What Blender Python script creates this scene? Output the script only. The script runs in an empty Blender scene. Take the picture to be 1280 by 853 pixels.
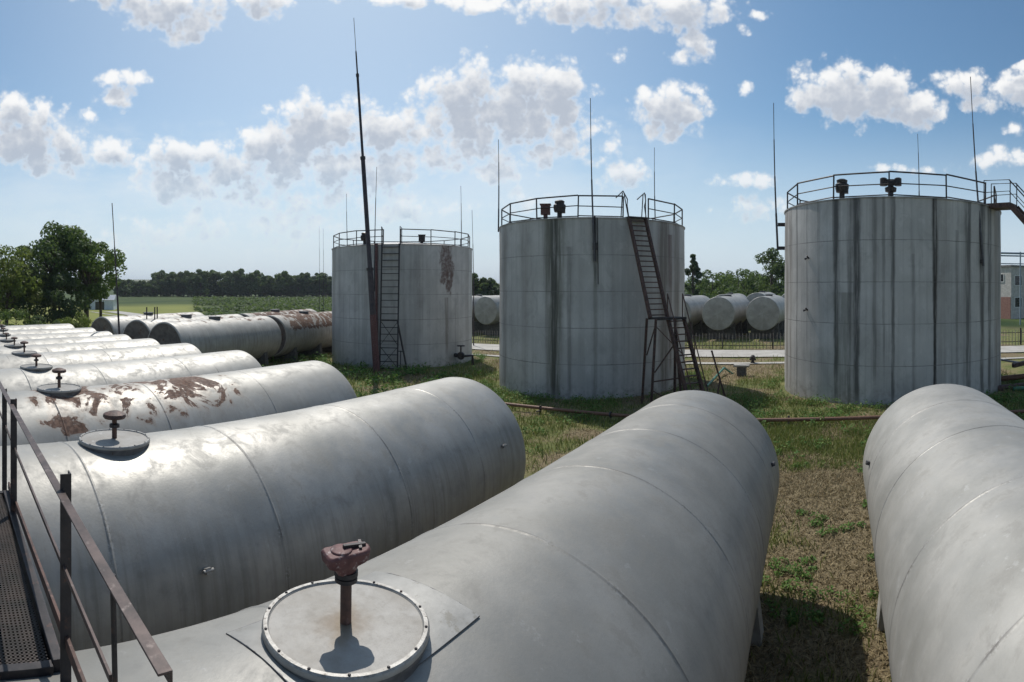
import bpy, math, random
from mathutils import Vector, Matrix, noise as mnoise
R_ = math.radians
sin, cos, pi = math.sin, math.cos, math.pi
random.seed(7)
sc = bpy.context.scene
COL = sc.collection

# ------------------------------------------------------------------ measures
F, XV, Y0, EYE = 700.0, 1030.0, 360.0, 4.7       # px per radian, column of +Y, horizon row, eye height
SUN_AZ, SUN_EL = R_(-50), R_(52)                 # azimuth from +Y towards +X

def W(u, v, d):
    a = (u - XV) / F
    return Vector((d * sin(a), d * cos(a), EYE + (Y0 - v) / F * d))

def smooth(a, b, x):
    t = max(0.0, min(1.0, (x - a) / (b - a)))
    return t * t * (3 - 2 * t)

def g(x, y):
    """height of the ground"""
    z = -0.018 * max(0.0, min(-x, 60.0))
    z += 0.05 * mnoise.noise(Vector((x * .22, y * .22, 0))) * smooth(60, 30, abs(x)) * smooth(90, 50, abs(y))
    z += 0.16 * math.exp(-((x - 3.2) ** 2 + (y - 22.0) ** 2) / 22.0)
    return z

# ------------------------------------------------------------------ mesh builder
class MB:
    def __init__(s): s.v = []; s.f = []
    def add(s, vs, fs):
        o = len(s.v); s.v += [tuple(p) for p in vs]; s.f += [tuple(i + o for i in f) for f in fs]; return s
    def box(s, c, d, rz=0.0):
        c = Vector(c); M = Matrix.Rotation(rz, 3, 'Z'); hx, hy, hz = d[0] / 2, d[1] / 2, d[2] / 2
        vs = [c + M @ Vector((x * hx, y * hy, z * hz)) for z in (-1, 1) for y in (-1, 1) for x in (-1, 1)]
        return s.add(vs, [(0, 2, 3, 1), (4, 5, 7, 6), (0, 1, 5, 4), (2, 6, 7, 3), (0, 4, 6, 2), (1, 3, 7, 5)])
    def bar(s, a, b, w, h, up=(0, 0, 1)):
        """rectangular bar a->b, w across, h along up"""
        a, b = Vector(a), Vector(b); d = (b - a).normalized(); up = Vector(up)
        if abs(d.dot(up)) > .98: up = Vector((0, 1, 0))
        x = d.cross(up).normalized(); z = x.cross(d)
        vs = []
        for p in (a, b):
            for (i, j) in ((-1, -1), (1, -1), (1, 1), (-1, 1)): vs.append(p + x * (i * w / 2) + z * (j * h / 2))
        return s.add(vs, [(0, 3, 2, 1), (4, 5, 6, 7), (0, 1, 5, 4), (1, 2, 6, 5), (2, 3, 7, 6), (3, 0, 4, 7)])
    def angle(s, a, b, w, t, up=(0, 0, 1), side=1):
        """angle iron a->b"""
        a, b = Vector(a), Vector(b); d = (b - a).normalized(); up = Vector(up)
        if abs(d.dot(up)) > .98: up = Vector((0, 1, 0))
        x = d.cross(up).normalized() * side; z = Vector(up) - d * d.dot(Vector(up)); z.normalize()
        prof = [(0, 0), (w, 0), (w, -t), (t, -t), (t, -w), (0, -w)]
        vs = [p + x * i + z * j for p in (a, b) for (i, j) in prof]
        fs = [tuple(range(6)), tuple(reversed(range(6, 12)))]
        for k in range(6): fs.append((k, k + 6, (k + 1) % 6 + 6, (k + 1) % 6))
        return s.add(vs, fs)
    def tube(s, pts, r, n=8, cap=True):
        pts = [Vector(p) for p in pts]; rs = r if isinstance(r, (list, tuple)) else [r] * len(pts)
        o = len(s.v); ref = None
        for i, p in enumerate(pts):
            d = (pts[min(i + 1, len(pts) - 1)] - pts[max(i - 1, 0)]).normalized()
            if ref is None:
                ref = Vector((0, 0, 1)) if abs(d.z) < .9 else Vector((1, 0, 0))
            x = d.cross(ref).normalized(); y = d.cross(x).normalized(); ref = -y if False else ref
            for k in range(n):
                a = 2 * pi * k / n
                q = p + x * (rs[i] * cos(a)) + y * (rs[i] * sin(a)); s.v.append(tuple(q))
        for i in range(len(pts) - 1):
            for k in range(n):
                k2 = (k + 1) % n
                s.f.append((o + i * n + k, o + (i + 1) * n + k, o + (i + 1) * n + k2, o + i * n + k2))
        if cap:
            s.f.append(tuple(o + k for k in range(n)))
            s.f.append(tuple(o + (len(pts) - 1) * n + k for k in reversed(range(n))))
        return s
    def lathe(s, prof, n=48, c=(0, 0, 0), axis='z', capa=True, capb=True, wob=None):
        """prof: (r, h) pairs along the axis"""
        o = len(s.v); c = Vector(c)
        for (r, h) in prof:
            for k in range(n):
                a = 2 * pi * k / n
                rr = r + (wob(a, h) if wob else 0)
                if axis == 'z': q = Vector((rr * cos(a), rr * sin(a), h))
                else: q = Vector((rr * sin(a), h, rr * cos(a)))
                s.v.append(tuple(q + c))
        for i in range(len(prof) - 1):
            for k in range(n):
                k2 = (k + 1) % n
                s.f.append((o + i * n + k, o + i * n + k2, o + (i + 1) * n + k2, o + (i + 1) * n + k))
        if capa: s.f.append(tuple(o + k for k in reversed(range(n))))
        if capb: s.f.append(tuple(o + (len(prof) - 1) * n + k for k in range(n)))
        return s
    def build(s, name, m, parent=None, smooth_deg=35, bevel=0.0, loc=None, rot=None):
        me = bpy.data.meshes.new(name); me.from_pydata(s.v, [], s.f); me.update()
        import bmesh
        bm = bmesh.new(); bm.from_mesh(me)
        bmesh.ops.recalc_face_normals(bm, faces=bm.faces); bm.to_mesh(me); bm.free()
        if m: me.materials.append(m)
        if smooth_deg:
            me.polygons.foreach_set('use_smooth', [True] * len(me.polygons)); me.set_sharp_from_angle(angle=R_(smooth_deg))
        o = bpy.data.objects.new(name, me); COL.objects.link(o)
        if bevel:
            b = o.modifiers.new('edge', 'BEVEL'); b.width = bevel; b.segments = 2; b.limit_method = 'ANGLE'
        if parent: o.parent = parent
        if loc is not None: o.location = loc
        if rot is not None: o.rotation_euler = rot
        return o

def raw_mesh(name, vs, fs, m, parent=None, smooth_all=False):
    me = bpy.data.meshes.new(name); me.from_pydata(vs, [], fs); me.materials.append(m)
    if smooth_all: me.polygons.foreach_set('use_smooth', [True] * len(me.polygons))
    me.update()
    o = bpy.data.objects.new(name, me); COL.objects.link(o)
    if parent: o.parent = parent
    return o

def tag(o, label=None, cat=None, group=None, kind=None):
    if label: o['label'] = label
    if cat: o['category'] = cat
    if group: o['group'] = group
    if kind: o['kind'] = kind
    return o

def thing(name, label, cat, loc=(0, 0, 0), rot=(0, 0, 0), group=None):
    o = bpy.data.objects.new(name, None); COL.objects.link(o)
    o.empty_display_size = .2; o.location = loc; o.rotation_euler = rot
    return tag(o, label, cat, group)

def dup(o, parent=None):
    c = o.copy(); COL.objects.link(c)
    if parent: c.parent = parent
    for ch in [x for x in bpy.data.objects if x.parent == o]: dup(ch, c)
    return c

# ------------------------------------------------------------------ node helpers
class NT:
    def __init__(s, nt): s.nt = nt; s.n = nt.nodes; s.l = nt.links
    def new(s, t, **kw):
        n = s.n.new(t)
        for k, v in kw.items(): setattr(n, k, v)
        return n
    def put(s, sock, val):
        if val is None: return
        if isinstance(val, bpy.types.NodeSocket): s.l.new(val, sock)
        else:
            if isinstance(val, (tuple, list)) and sock.type == 'RGBA' and len(val) == 3: val = (*val, 1)
            sock.default_value = val
    def math(s, op, a, b=None, c=None, clamp=False):
        n = s.new('ShaderNodeMath', operation=op, use_clamp=clamp)
        s.put(n.inputs[0], a); s.put(n.inputs[1], b)
        if c is not None: s.put(n.inputs[2], c)
        return n.outputs[0]
    def vmath(s, op, a, b=None):
        n = s.new('ShaderNodeVectorMath', operation=op)
        s.put(n.inputs[0], a); s.put(n.inputs[1], b)
        return n.outputs['Value'] if op in ('DOT_PRODUCT', 'LENGTH') else n.outputs[0]
    def comb(s, x, y, z):
        n = s.new('ShaderNodeCombineXYZ'); s.put(n.inputs[0], x); s.put(n.inputs[1], y); s.put(n.inputs[2], z); return n.outputs[0]
    def sep(s, v):
        n = s.new('ShaderNodeSeparateXYZ'); s.put(n.inputs[0], v); return n.outputs
    def noise(s, vec, scale, detail=4, rough=.55, dist=0.0):
        n = s.new('ShaderNodeTexNoise'); s.put(n.inputs['Vector'], vec)
        n.inputs['Scale'].default_value = scale; n.inputs['Detail'].default_value = detail
        n.inputs['Roughness'].default_value = rough; n.inputs['Distortion'].default_value = dist
        return n.outputs[0]
    def ss(s, x, lo, hi, a=0.0, b=1.0):
        n = s.new('ShaderNodeMapRange', interpolation_type='SMOOTHSTEP'); s.put(n.inputs[0], x)
        s.put(n.inputs[1], lo); s.put(n.inputs[2], hi); s.put(n.inputs[3], a); s.put(n.inputs[4], b)
        return n.outputs[0]
    def mix(s, f, a, b, mode='MIX'):
        n = s.new('ShaderNodeMix', data_type='RGBA', blend_type=mode)
        s.put(n.inputs[0], f); s.put(n.inputs[6], a); s.put(n.inputs[7], b); return n.outputs[2]
    def bump(s, h, dist, strength=1.0, normal=None):
        n = s.new('ShaderNodeBump'); n.inputs['Strength'].default_value = strength; n.inputs['Distance'].default_value = dist
        s.put(n.inputs['Height'], h)
        if normal: s.put(n.inputs['Normal'], normal)
        return n.outputs[0]

def mat(name):
    m = bpy.data.materials.new(name); m.use_nodes = True
    t = NT(m.node_tree); p = t.n['Principled BSDF']
    return m, t, p
def objco(t): return t.new('ShaderNodeTexCoord').outputs['Object']

def tank_paint(name, base=.5, metallic=.6, rough=.42, dirt=.5, rust=None, seed=0.0, seams=(), gray_top=0):
    """aluminium paint on a lying cylinder (axis = local y, up = local z)"""
    m, t, p = mat(name); co = objco(t); X, Y, Z = t.sep(co)
    th = t.math('ARCTAN2', X, Z)
    off = t.vmath('ADD', co, (seed, seed * 2.3, seed * .7))
    n1 = t.noise(off, 1.3, 5, .6); n2 = t.noise(off, 9, 5, .65); n3 = t.noise(off, 45, 3, .6)
    cyl = t.comb(t.math('MULTIPLY', th, .55), t.math('ADD', Y, seed * 3), 0.0)
    st = t.noise(t.vmath('MULTIPLY', cyl, (1.0, 9.0, 1)), 1.0, 5, .62)
    st2 = t.noise(t.vmath('MULTIPLY', cyl, (1.6, 26.0, 1)), 1.0, 3, .6)
    b = base; W_ = (1.0, .985, .955)
    c = t.mix(t.ss(n1, .3, .72), (b * .76, b * .74, b * .675), (b * 1.07, b * 1.03, b * .945))
    n4 = t.noise(off, 160, 3, .7); n5 = t.noise(off, 3.2, 7, .72, .4)
    c = t.mix(t.math('MULTIPLY', t.ss(n5, .54, .64), .38), c, (b * .66, b * .63, b * .57))
    c = t.mix(t.math('MULTIPLY', t.ss(n4, .5, .75), .30), c, (b * .66, b * .65, b * .62))
    c = t.mix(t.math('MULTIPLY', t.ss(t.noise(off, 5.5, 6, .7), .63, .68), .35), c, (b * 1.3, b * 1.29, b * 1.25))
    c = t.mix(t.math('MULTIPLY', t.ss(n2, .52, .78), .35), c, (b * .62, b * .6, b * .57))
    c = t.mix(t.math('MULTIPLY', t.ss(n3, .6, .8), .28), c, (b * 1.25, b * 1.25, b * 1.22))
    side = t.ss(t.math('ABSOLUTE', th), .55, 1.5)                       # run-off stains start on the flanks
    runs = t.math('MULTIPLY', side, t.math('ADD', t.math('MULTIPLY', t.ss(st, .42, .7), .75), t.math('MULTIPLY', t.ss(st2, .5, .75), .4)), clamp=True)
    dirtm = t.math('MULTIPLY', runs, dirt, clamp=True)
    c = t.mix(dirtm, c, (.15, .135, .10))
    film = t.math('MULTIPLY', t.ss(t.noise(off, .55, 4, .6), .40, .66), dirt * .5)
    c = t.mix(film, c, (.30, .28, .24))
    r = t.math('ADD', t.math('ADD', rough - .08, t.math('MULTIPLY', t.ss(n5, .4, .65), .16)), t.math('ADD', t.math('MULTIPLY', n2, .14), t.math('MULTIPLY', dirtm, .25)))
    me = t.math('SUBTRACT', metallic, t.math('MULTIPLY', t.math('ADD', dirtm, film), metallic))
    # dark hairline where the plates are welded
    sm = None
    for ys in seams:
        wv = t.math('ADD', Y, t.math('MULTIPLY', t.math('SUBTRACT', n2, .5), .012))
        q = t.ss(t.math('ABSOLUTE', t.math('SUBTRACT', wv, ys)), .004, .014, 1, 0)
        sm = q if sm is None else t.math('MAXIMUM', sm, q)
    if sm is not None:
        bd = None
        for ys in seams:
            q = t.ss(t.math('ABSOLUTE', t.math('SUBTRACT', wv, ys)), .012, .05, 1, 0)
            bd = q if bd is None else t.math('MAXIMUM', bd, q)
        bd = t.math('MULTIPLY', bd, t.ss(t.noise(off, 6.5, 5, .7), .48, .62))
        c = t.mix(t.math('MULTIPLY', bd, .5), c, t.mix(t.ss(n3, .4, .6), (.17, .155, .13), (b * 1.25, b * 1.22, b * 1.15)))
        sm = t.math('MULTIPLY', sm, t.ss(t.noise(off, 2.2, 3), .42, .62, .05, .7))
        c = t.mix(sm, c, (.12, .11, .10))
    if rust:
        y0, y1, a0, a1, thr = rust
        zone = t.math('MULTIPLY', t.math('MULTIPLY', t.ss(Y, y0 - .3, y0 + .5), t.ss(Y, y1 - .6, y1 + .4, 1, 0)),
                      t.math('MULTIPLY', t.ss(th, a0 - .2, a0 + .12), t.ss(th, a1 - .12, a1 + .2, 1, 0)))
        rn = t.noise(t.vmath('MULTIPLY', cyl, (2.4, 1.1, 1)), 1.7, 7, .62, .6)
        rm = t.ss(t.math('ADD', t.math('ADD', rn, t.math('MULTIPLY', t.math('SUBTRACT', n2, .5), .12)), t.math('MULTIPLY', zone, .27)), thr, thr + .03)
        c = t.mix(t.math('MULTIPLY', t.ss(t.math('ADD', rn, t.math('MULTIPLY', zone, .27)), thr - .09, thr + .02), .55), c, (.30, .25, .205))
        rc = t.mix(t.ss(t.noise(off, 14, 4), .35, .65), (.085, .045, .03), (.19, .11, .075))
        rm = t.math('MULTIPLY', rm, t.ss(t.noise(off, 11, 5, .75), .30, .46, .35, 1))
        c = t.mix(rm, c, rc); r = t.math('ADD', r, t.math('MULTIPLY', rm, .3)); me = t.math('MULTIPLY', me, t.math('SUBTRACT', 1.0, rm))
    t.put(p.inputs['Base Color'], c); t.put(p.inputs['Roughness'], r); t.put(p.inputs['Metallic'], me)
    nb = t.bump(t.noise(off, 1.1, 2, .4), .03, .6); nb = t.bump(n2, .004, .35, nb); nb = t.bump(n3, .0015, .5, nb)
    t.put(p.inputs['Normal'], nb)
    return m

def upright_paint(name, H, streaks=(), rust=(), base=(.33, .34, .345), seed=0.0, courses=5, streaky=.6, radius=5.0):
    """old aluminium paint on an upright cylinder; angle 0 = local -y, growing to local +x"""
    m, t, p = mat(name); co = objco(t); X, Y, Z = t.sep(co)
    th = t.math('ARCTAN2', X, t.math('MULTIPLY', Y, -1.0))
    s = t.math('MULTIPLY', th, radius)
    off = t.vmath('ADD', co, (seed, seed * 1.7, seed * .4))
    n1 = t.noise(off, .5, 5, .6); n2 = t.noise(off, 4, 6, .65); n3 = t.noise(off, 22, 3, .6)
    flat = t.comb(t.math('ADD', s, seed * 5), Z, 0.0)
    wig = t.math('MULTIPLY', t.math('SUBTRACT', t.noise(t.vmath('MULTIPLY', flat, (.6, .5, 1)), 1.0, 3), .5), .12)
    c = t.mix(t.ss(n1, .32, .7), tuple(b * .84 for b in base), tuple(b * 1.08 for b in base))
    c = t.mix(t.math('MULTIPLY', t.ss(n2, .5, .75), .4), c, tuple(b * .68 for b in base))
    c = t.mix(t.math('MULTIPLY', t.ss(n3, .6, .8), .2), c, tuple(min(.8, b * 1.35) for b in base))
    # broad and fine run-off streaks
    sa = t.noise(t.vmath('MULTIPLY', flat, (1.7, .035, 1)), 1.0, 4, .6)
    sb = t.noise(t.vmath('MULTIPLY', flat, (6.5, .11, 1)), 1.0, 4, .65)
    fine = t.math('MULTIPLY', t.math('ADD', t.math('MULTIPLY', t.ss(sa, .45, .66), .6), t.math('MULTIPLY', t.ss(sb, .46, .7), .55)), streaky, clamp=True)
    n5 = t.noise(t.vmath('MULTIPLY', off, (1, 1, .55)), 1.5, 7, .72, .5)
    c = t.mix(t.math('MULTIPLY', t.ss(n5, .52, .64), .4), c, tuple(b * .62 for b in base))
    c = t.mix(t.math('MULTIPLY', t.ss(n5, .44, .36), .3), c, tuple(b * 1.3 for b in base))
    fine = t.math('MULTIPLY', fine, t.ss(t.noise(t.vmath('MULTIPLY', flat, (.5, .25, 1)), 1.0, 4, .6), .3, .6, .35, 1))
    c = t.mix(fine, c, (.13, .12, .11))
    lt = t.noise(t.vmath('MULTIPLY', flat, (4.3, .09, 2)), 1.0, 4, .6)
    c = t.mix(t.math('MULTIPLY', t.ss(lt, .56, .74), .35 * streaky), c, (.52, .52, .51))
    sp = t.math('ADD', s, wig)
    edge = t.math('MULTIPLY', t.math('SUBTRACT', t.noise(t.vmath('MULTIPLY', flat, (3.0, .8, 1)), 1.0, 5, .7), .5), .26)
    for (a, w, k, z0, z1, colr) in streaks:
        if w < .4: w = w * .85
        d = t.math('ADD', t.math('ABSOLUTE', t.math('SUBTRACT', sp, R_(a) * radius)), t.math('MULTIPLY', edge, min(1.0, w * 2.2)))
        d = t.math('MULTIPLY', d, t.ss(Z, 0.0, H, 1.35, .8))
        q = t.ss(d, w * .25, w, k, 0)
        q = t.math('MULTIPLY', q, t.ss(Z, z0 - .5, z0 + .7)); q = t.math('MULTIPLY', q, t.ss(Z, z1 - .02, z1 + .03, 1, 0))
        q = t.math('MULTIPLY', q, t.ss(t.noise(t.vmath('MULTIPLY', flat, (7, .35, 1)), 1.0, 5, .7), .32, .56, .3, 1))
        c = t.mix(q, c, colr)
    for (a, w, z0, z1) in rust:
        d = t.math('ABSOLUTE', t.math('SUBTRACT', s, R_(a) * radius))
        zone = t.math('MULTIPLY', t.ss(d, w * .2, w * 1.2, 1, 0), t.math('MULTIPLY', t.ss(Z, z0 - .6, z0 + 1.0), t.ss(Z, z1 - .3, z1 + .5, 1, 0)))
        rn = t.noise(t.vmath('MULTIPLY', flat, (2.6, 1.0, 1)), 1.0, 7, .72)
        q = t.ss(t.math('ADD', t.math('MULTIPLY', rn, 1.5), t.math('MULTIPLY', zone, .5)), .96, 1.22)
        c = t.mix(t.math('MULTIPLY', q, t.ss(t.noise(off, 6, 5, .7), .3, .6, .4, .9)), c, t.mix(n2, (.08, .04, .032), (.14, .08, .065)))
    # weld lines of the courses and staggered uprights
    hc = H / courses
    zz = t.math('ADD', Z, t.math('MULTIPLY', t.math('SUBTRACT', n2, .5), .05))
    fr = t.math('ABSOLUTE', t.math('SUBTRACT', t.math('FRACT', t.math('DIVIDE', zz, hc)), .5))
    seam = t.ss(fr, .5 - .022 / hc, .5 - .006 / hc)
    row = t.math('FLOOR', t.math('DIVIDE', Z, hc))
    sv = t.math('ABSOLUTE', t.math('SUBTRACT', t.math('FRACT', t.math('ADD', t.math('DIVIDE', s, 5.2), t.math('MULTIPLY', row, .37))), .5))
    seam = t.math('MAXIMUM', seam, t.math('MULTIPLY', t.ss(sv, .5 - .0035, .5 - .001), .45))
    seam = t.math('MULTIPLY', seam, t.ss(n1, .35, .65, .35, .85))
    c = t.mix(seam, c, (.12, .115, .11))
    # mossy splash zone near the ground
    foot = t.math('MULTIPLY', t.ss(Z, .1, 1.1, 1, 0), t.ss(n2, .4, .65, 0, .5))
    c = t.mix(foot, c, (.12, .115, .08))
    t.put(p.inputs['Base Color'], c); p.inputs['Metallic'].default_value = .1
    t.put(p.inputs['Roughness'], t.math('ADD', .52, t.math('MULTIPLY', n2, .2)))
    nb = t.bump(t.noise(off, .8, 2, .5), .05, .45); nb = t.bump(n2, .006, .4, nb); nb = t.bump(seam, -.006, .6, nb)
    t.put(p.inputs['Normal'], nb)
    return m

def simple(name, a, b, scale=8, metallic=0.0, rough=.6, bump=.004, spots=None):
    m, t, p = mat(name); co = objco(t); n = t.noise(co, scale, 6, .65); n2 = t.noise(co, scale * 6, 3, .6)
    c = t.mix(t.ss(n, .32, .68), a, b)
    if spots: c = t.mix(t.ss(t.noise(co, scale * 1.7, 6, .7), .56, .66), c, spots)
    t.put(p.inputs['Base Color'], c); p.inputs['Metallic'].default_value = metallic
    t.put(p.inputs['Roughness'], t.math('ADD', rough - .1, t.math('MULTIPLY', n2, .2)))
    t.put(p.inputs['Normal'], t.bump(t.math('ADD', n, t.math('MULTIPLY', n2, .4)), bump, .6))
    return m

RUSTY = simple('rusty_steel', (.045, .028, .024), (.12, .062, .045), 9, .15, .62, .003, (.17, .10, .08))
RAILM = simple('brown_rail_steel', (.05, .037, .034), (.12, .085, .075), 7, .3, .5, .002, (.20, .16, .145))
DARK = simple('dark_weathered_steel', (.022, .02, .022), (.05, .042, .042), 8, .3, .5, .003, (.09, .05, .04))
MASTM = simple('mast_steel', (.03, .026, .03), (.07, .05, .05), 5, .3, .5, .002)
GRATM = simple('grating_steel', (.03, .025, .022), (.075, .055, .045), 6, .2, .6, .002)
ROD = simple('rod_steel', (.05, .05, .055), (.09, .085, .09), 5, .5, .45, .001)
REDV = simple('red_brown_casting', (.075, .026, .026), (.14, .056, .052), 18, .05, .62, .004, (.30, .23, .22))
PIPEB = simple('rust_brown_pipe', (.21, .105, .06), (.13, .06, .04), 26, .1, .6, .002, (.28, .20, .14))
def lid_paint(yc=None):
    m, t, p = mat('dusty_lid_paint'); co = objco(t)
    n = t.noise(co, 4, 6, .65); n2 = t.noise(co, 22, 5, .7); n3 = t.noise(co, 140, 3, .7)
    c = t.mix(t.ss(n, .3, .7), (.255, .235, .205), (.345, .33, .305)); c = t.mix(t.math('MULTIPLY', t.ss(n2, .5, .68), .45), c, (.25, .23, .20))
    c = t.mix(t.math('MULTIPLY', t.ss(t.noise(co, 7, 4, .6), .64, .67), .5), c, (.50, .49, .47)); c = t.mix(t.math('MULTIPLY', t.ss(n3, .52, .7), .35), c, (.22, .21, .19))
    if yc is not None:
        rel = t.vmath('SUBTRACT', co, (.0, yc - .02, 1.39)); rad = t.math('ADD', t.vmath('LENGTH', rel), t.math('MULTIPLY', t.math('SUBTRACT', t.noise(co, 9, 4, .6), .5), .16))
        c = t.mix(t.math('MULTIPLY', t.ss(rad, .02, .17, 1, 0), .8), c, (.16, .115, .07))
        X_, Y_, Z_ = t.sep(rel); dn = t.math('ABSOLUTE', t.math('ADD', t.math('MULTIPLY', X_, .75), t.math('MULTIPLY', Y_, .66)))
        run = t.math('MULTIPLY', t.ss(t.math('ADD', dn, t.math('MULTIPLY', t.noise(co, 14, 3), .08)), .05, .1, 1, 0), t.ss(rad, .1, .3, .55, 0))
        c = t.mix(run, c, (.2, .15, .095))
    t.put(p.inputs['Base Color'], c); p.inputs['Metallic'].default_value = .1; t.put(p.inputs['Roughness'], t.math('ADD', .48, t.math('MULTIPLY', n2, .25)))
    t.put(p.inputs['Normal'], t.bump(t.math('ADD', n2, t.math('MULTIPLY', n3, .5)), .003, .6)); return m
LIDM = lid_paint()
PLATEM = simple('patch_plate_paint', (.235, .23, .215), (.305, .298, .28), 6, .25, .52, .002, (.20, .19, .165))
STAIN = simple('rusty_drip_film', (.21, .165, .11), (.29, .25, .19), 14, 0, .75, .001)
RIMM = simple('lid_flange_steel', (.22, .21, .195), (.36, .35, .33), 24, .4, .5, .002, (.10, .085, .07))
NECK = simple('hatch_neck_steel', (.07, .07, .075), (.13, .13, .135), 8, .4, .5, .002, (.07, .05, .04))
CONC = simple('weathered_concrete', (.26, .25, .23), (.38, .365, .34), 5, 0, .85, .006, (.19, .18, .16))
CONCD = simple('shaded_concrete', (.07, .065, .06), (.13, .125, .115), 5, 0, .9, .006)  # shadow under the old tanks is painted into this concrete colour
CAPM = simple('shaded_end_plate', (.09, .085, .085), (.17, .16, .155), 2.5, .2, .65, .004, (.10, .06, .045))  # shade of the hollow tank ends painted in, with rusty spots
GREENP = simple('green_pipe_paint', (.05, .16, .10), (.08, .24, .15), 9, .1, .5, .002)
WHITEM = simple('white_render', (.62, .61, .58), (.74, .73, .70), 3, 0, .85, .004, (.5, .48, .45))
ROOFM = simple('roof_sheet', (.16, .15, .15), (.24, .23, .22), 3, 0, .8, .004)
GLASS = simple('dark_window', (.012, .014, .018), (.03, .034, .04), 2, 0, .12, .0)
BARK = simple('bark', (.055, .042, .032), (.11, .085, .065), 6, 0, .9, .02)
FENCEM = simple('fence_steel', (.16, .145, .12), (.30, .28, .24), 3, .2, .6, .002, (.10, .06, .04))
BLUEST = simple('pale_blue_steel', (.18, .24, .30), (.26, .32, .38), 4, .2, .5, .002)

# ------------------------------------------------------------------ world: sky with cumulus
w = bpy.data.worlds.new('World'); sc.world = w; w.use_nodes = True
t = NT(w.node_tree)
for n in list(t.n): t.n.remove(n)
out = t.new('ShaderNodeOutputWorld')
sky = t.new('ShaderNodeTexSky', sky_type='NISHITA'); sky.sun_disc = False
sky.sun_elevation = SUN_EL; sky.sun_rotation = SUN_AZ; sky.altitude = 120; sky.air_density = 1.0; sky.dust_density = .9; sky.ozone_density = 1.5
bg = t.new('ShaderNodeBackground'); bg.inputs[1].default_value = .105
dirv = t.new('ShaderNodeTexCoord').outputs['Generated']
dx, dy, dz = t.sep(dirv)
az = t.math('ARCTAN2', dx, dy)
te = t.math('DIVIDE', dz, t.math('MAXIMUM', t.math('SQRT', t.math('ADD', t.math('MULTIPLY', dx, dx), t.math('MULTIPLY', dy, dy))), .02))
te = t.math('MINIMUM', te, 4.0)
P = t.comb(az, te, 0.0)
hz = t.ss(te, -.02, .34, .93, 0.0)      # pale summer haze low in the sky
t.put(bg.inputs[0], t.mix(hz, t.mix(1.0, sky.outputs[0], (.84, 1.10, 1.17), 'MULTIPLY'), (7.6, 8.8, 9.9)))
wn = t.new('ShaderNodeTexNoise'); t.put(wn.inputs['Vector'], P); wn.inputs['Scale'].default_value = 9; wn.inputs['Detail'].default_value = 3
warp = t.vmath('MULTIPLY', t.vmath('SUBTRACT', wn.outputs['Color'], (.5, .5, .5)), (.045, .032, 0))
Q = t.vmath('ADD', P, warp)
def puffs(pt):
    v1 = t.new('ShaderNodeTexVoronoi', feature='SMOOTH_F1', voronoi_dimensions='2D'); t.put(v1.inputs['Vector'], pt)
    v1.inputs['Scale'].default_value = 24; v1.inputs['Detail'].default_value = 2.6; v1.inputs['Roughness'].default_value = .55; v1.inputs['Lacunarity'].default_value = 2.2
    v1.inputs['Smoothness'].default_value = .6
    nn = t.noise(pt, 9, 6, .6)
    return t.math('ADD', t.math('MULTIPLY', t.math('SUBTRACT', .90, v1.outputs['Distance']), 1.35), t.math('MULTIPLY', t.math('SUBTRACT', nn, .5), 1.5))
wn2 = t.new('ShaderNodeTexNoise'); t.put(wn2.inputs['Vector'], P); wn2.inputs['Scale'].default_value = 38; wn2.inputs['Detail'].default_value = 4
warp2 = t.vmath('MULTIPLY', t.vmath('SUBTRACT', wn2.outputs['Color'], (.5, .5, .5)), (.011, .009, 0))
PW = t.vmath('ADD', P, warp2)
big = puffs(PW); fine = t.noise(P, 60, 5, .6)
BL = [  # u, v, half width, half height in angle-pixels, weight
 (25,165,62,42,1),(78,182,34,22,1),(5,135,30,22,1),(60,200,70,22,.75),
 (215,8,78,26,1),(237,32,36,20,1),(325,2,40,22,1),(150,-12,60,16,.9),
 (150,100,34,12,.9),(148,122,26,16,.95),(106,147,20,12,.55),(138,190,28,18,1),
 (230,200,58,28,1),(300,212,70,30,.95),(215,235,60,22,.75),
 (392,160,52,44,1.05),(440,165,62,38,1),(492,178,48,42,1),(345,185,56,28,1),(420,205,120,30,.85),
 (590,128,66,50,1.1),(655,115,56,38,1.05),(708,120,34,40,1),(640,165,95,42,1.05),(560,185,60,30,.9),(690,185,22,16,.8),
 (620,214,38,12,.85),(480,222,50,18,.8),(370,245,150,28,.6),(300,285,190,36,.5),(500,262,90,26,.55),(150,300,80,22,.45),
 (760,8,110,24,1),(855,12,60,24,1),(872,52,24,24,.75),(845,72,22,12,.45),(945,18,16,9,.55),(924,32,14,16,.4),(775,70,16,12,.35),
 (838,137,42,32,1.1),(862,106,22,9,.85),(765,181,28,14,.5),(775,215,42,20,.85),(745,205,22,10,.7),(932,113,12,14,.4),
 (1020,112,38,26,1.05),(1078,118,66,36,1.12),(1140,134,44,22,1),
 (1205,106,32,22,1),(1228,126,30,16,1),(1275,112,34,26,1),(1272,165,24,12,.5),(1248,200,58,16,.6),(1275,85,20,8,.7),
 (935,228,42,14,.75),(945,256,50,24,.62),(640,250,60,18,.45),(1120,210,60,8,.4),
 (500,-2,70,12,.9),(600,4,40,12,.9),(700,22,30,10,.8),(585,95,20,8,.7),
 (1500,120,120,50,1),(1750,60,140,60,1),(2100,150,160,60,1),(2500,90,150,60,1),(-200,120,140,50,1),(-500,60,150,60,1),(-900,120,150,60,1),(-1200,60,120,60,1),
 (1400,-300,200,110,.9),(2100,-400,260,140,.9),(-700,-350,240,120,.9),
]
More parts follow.
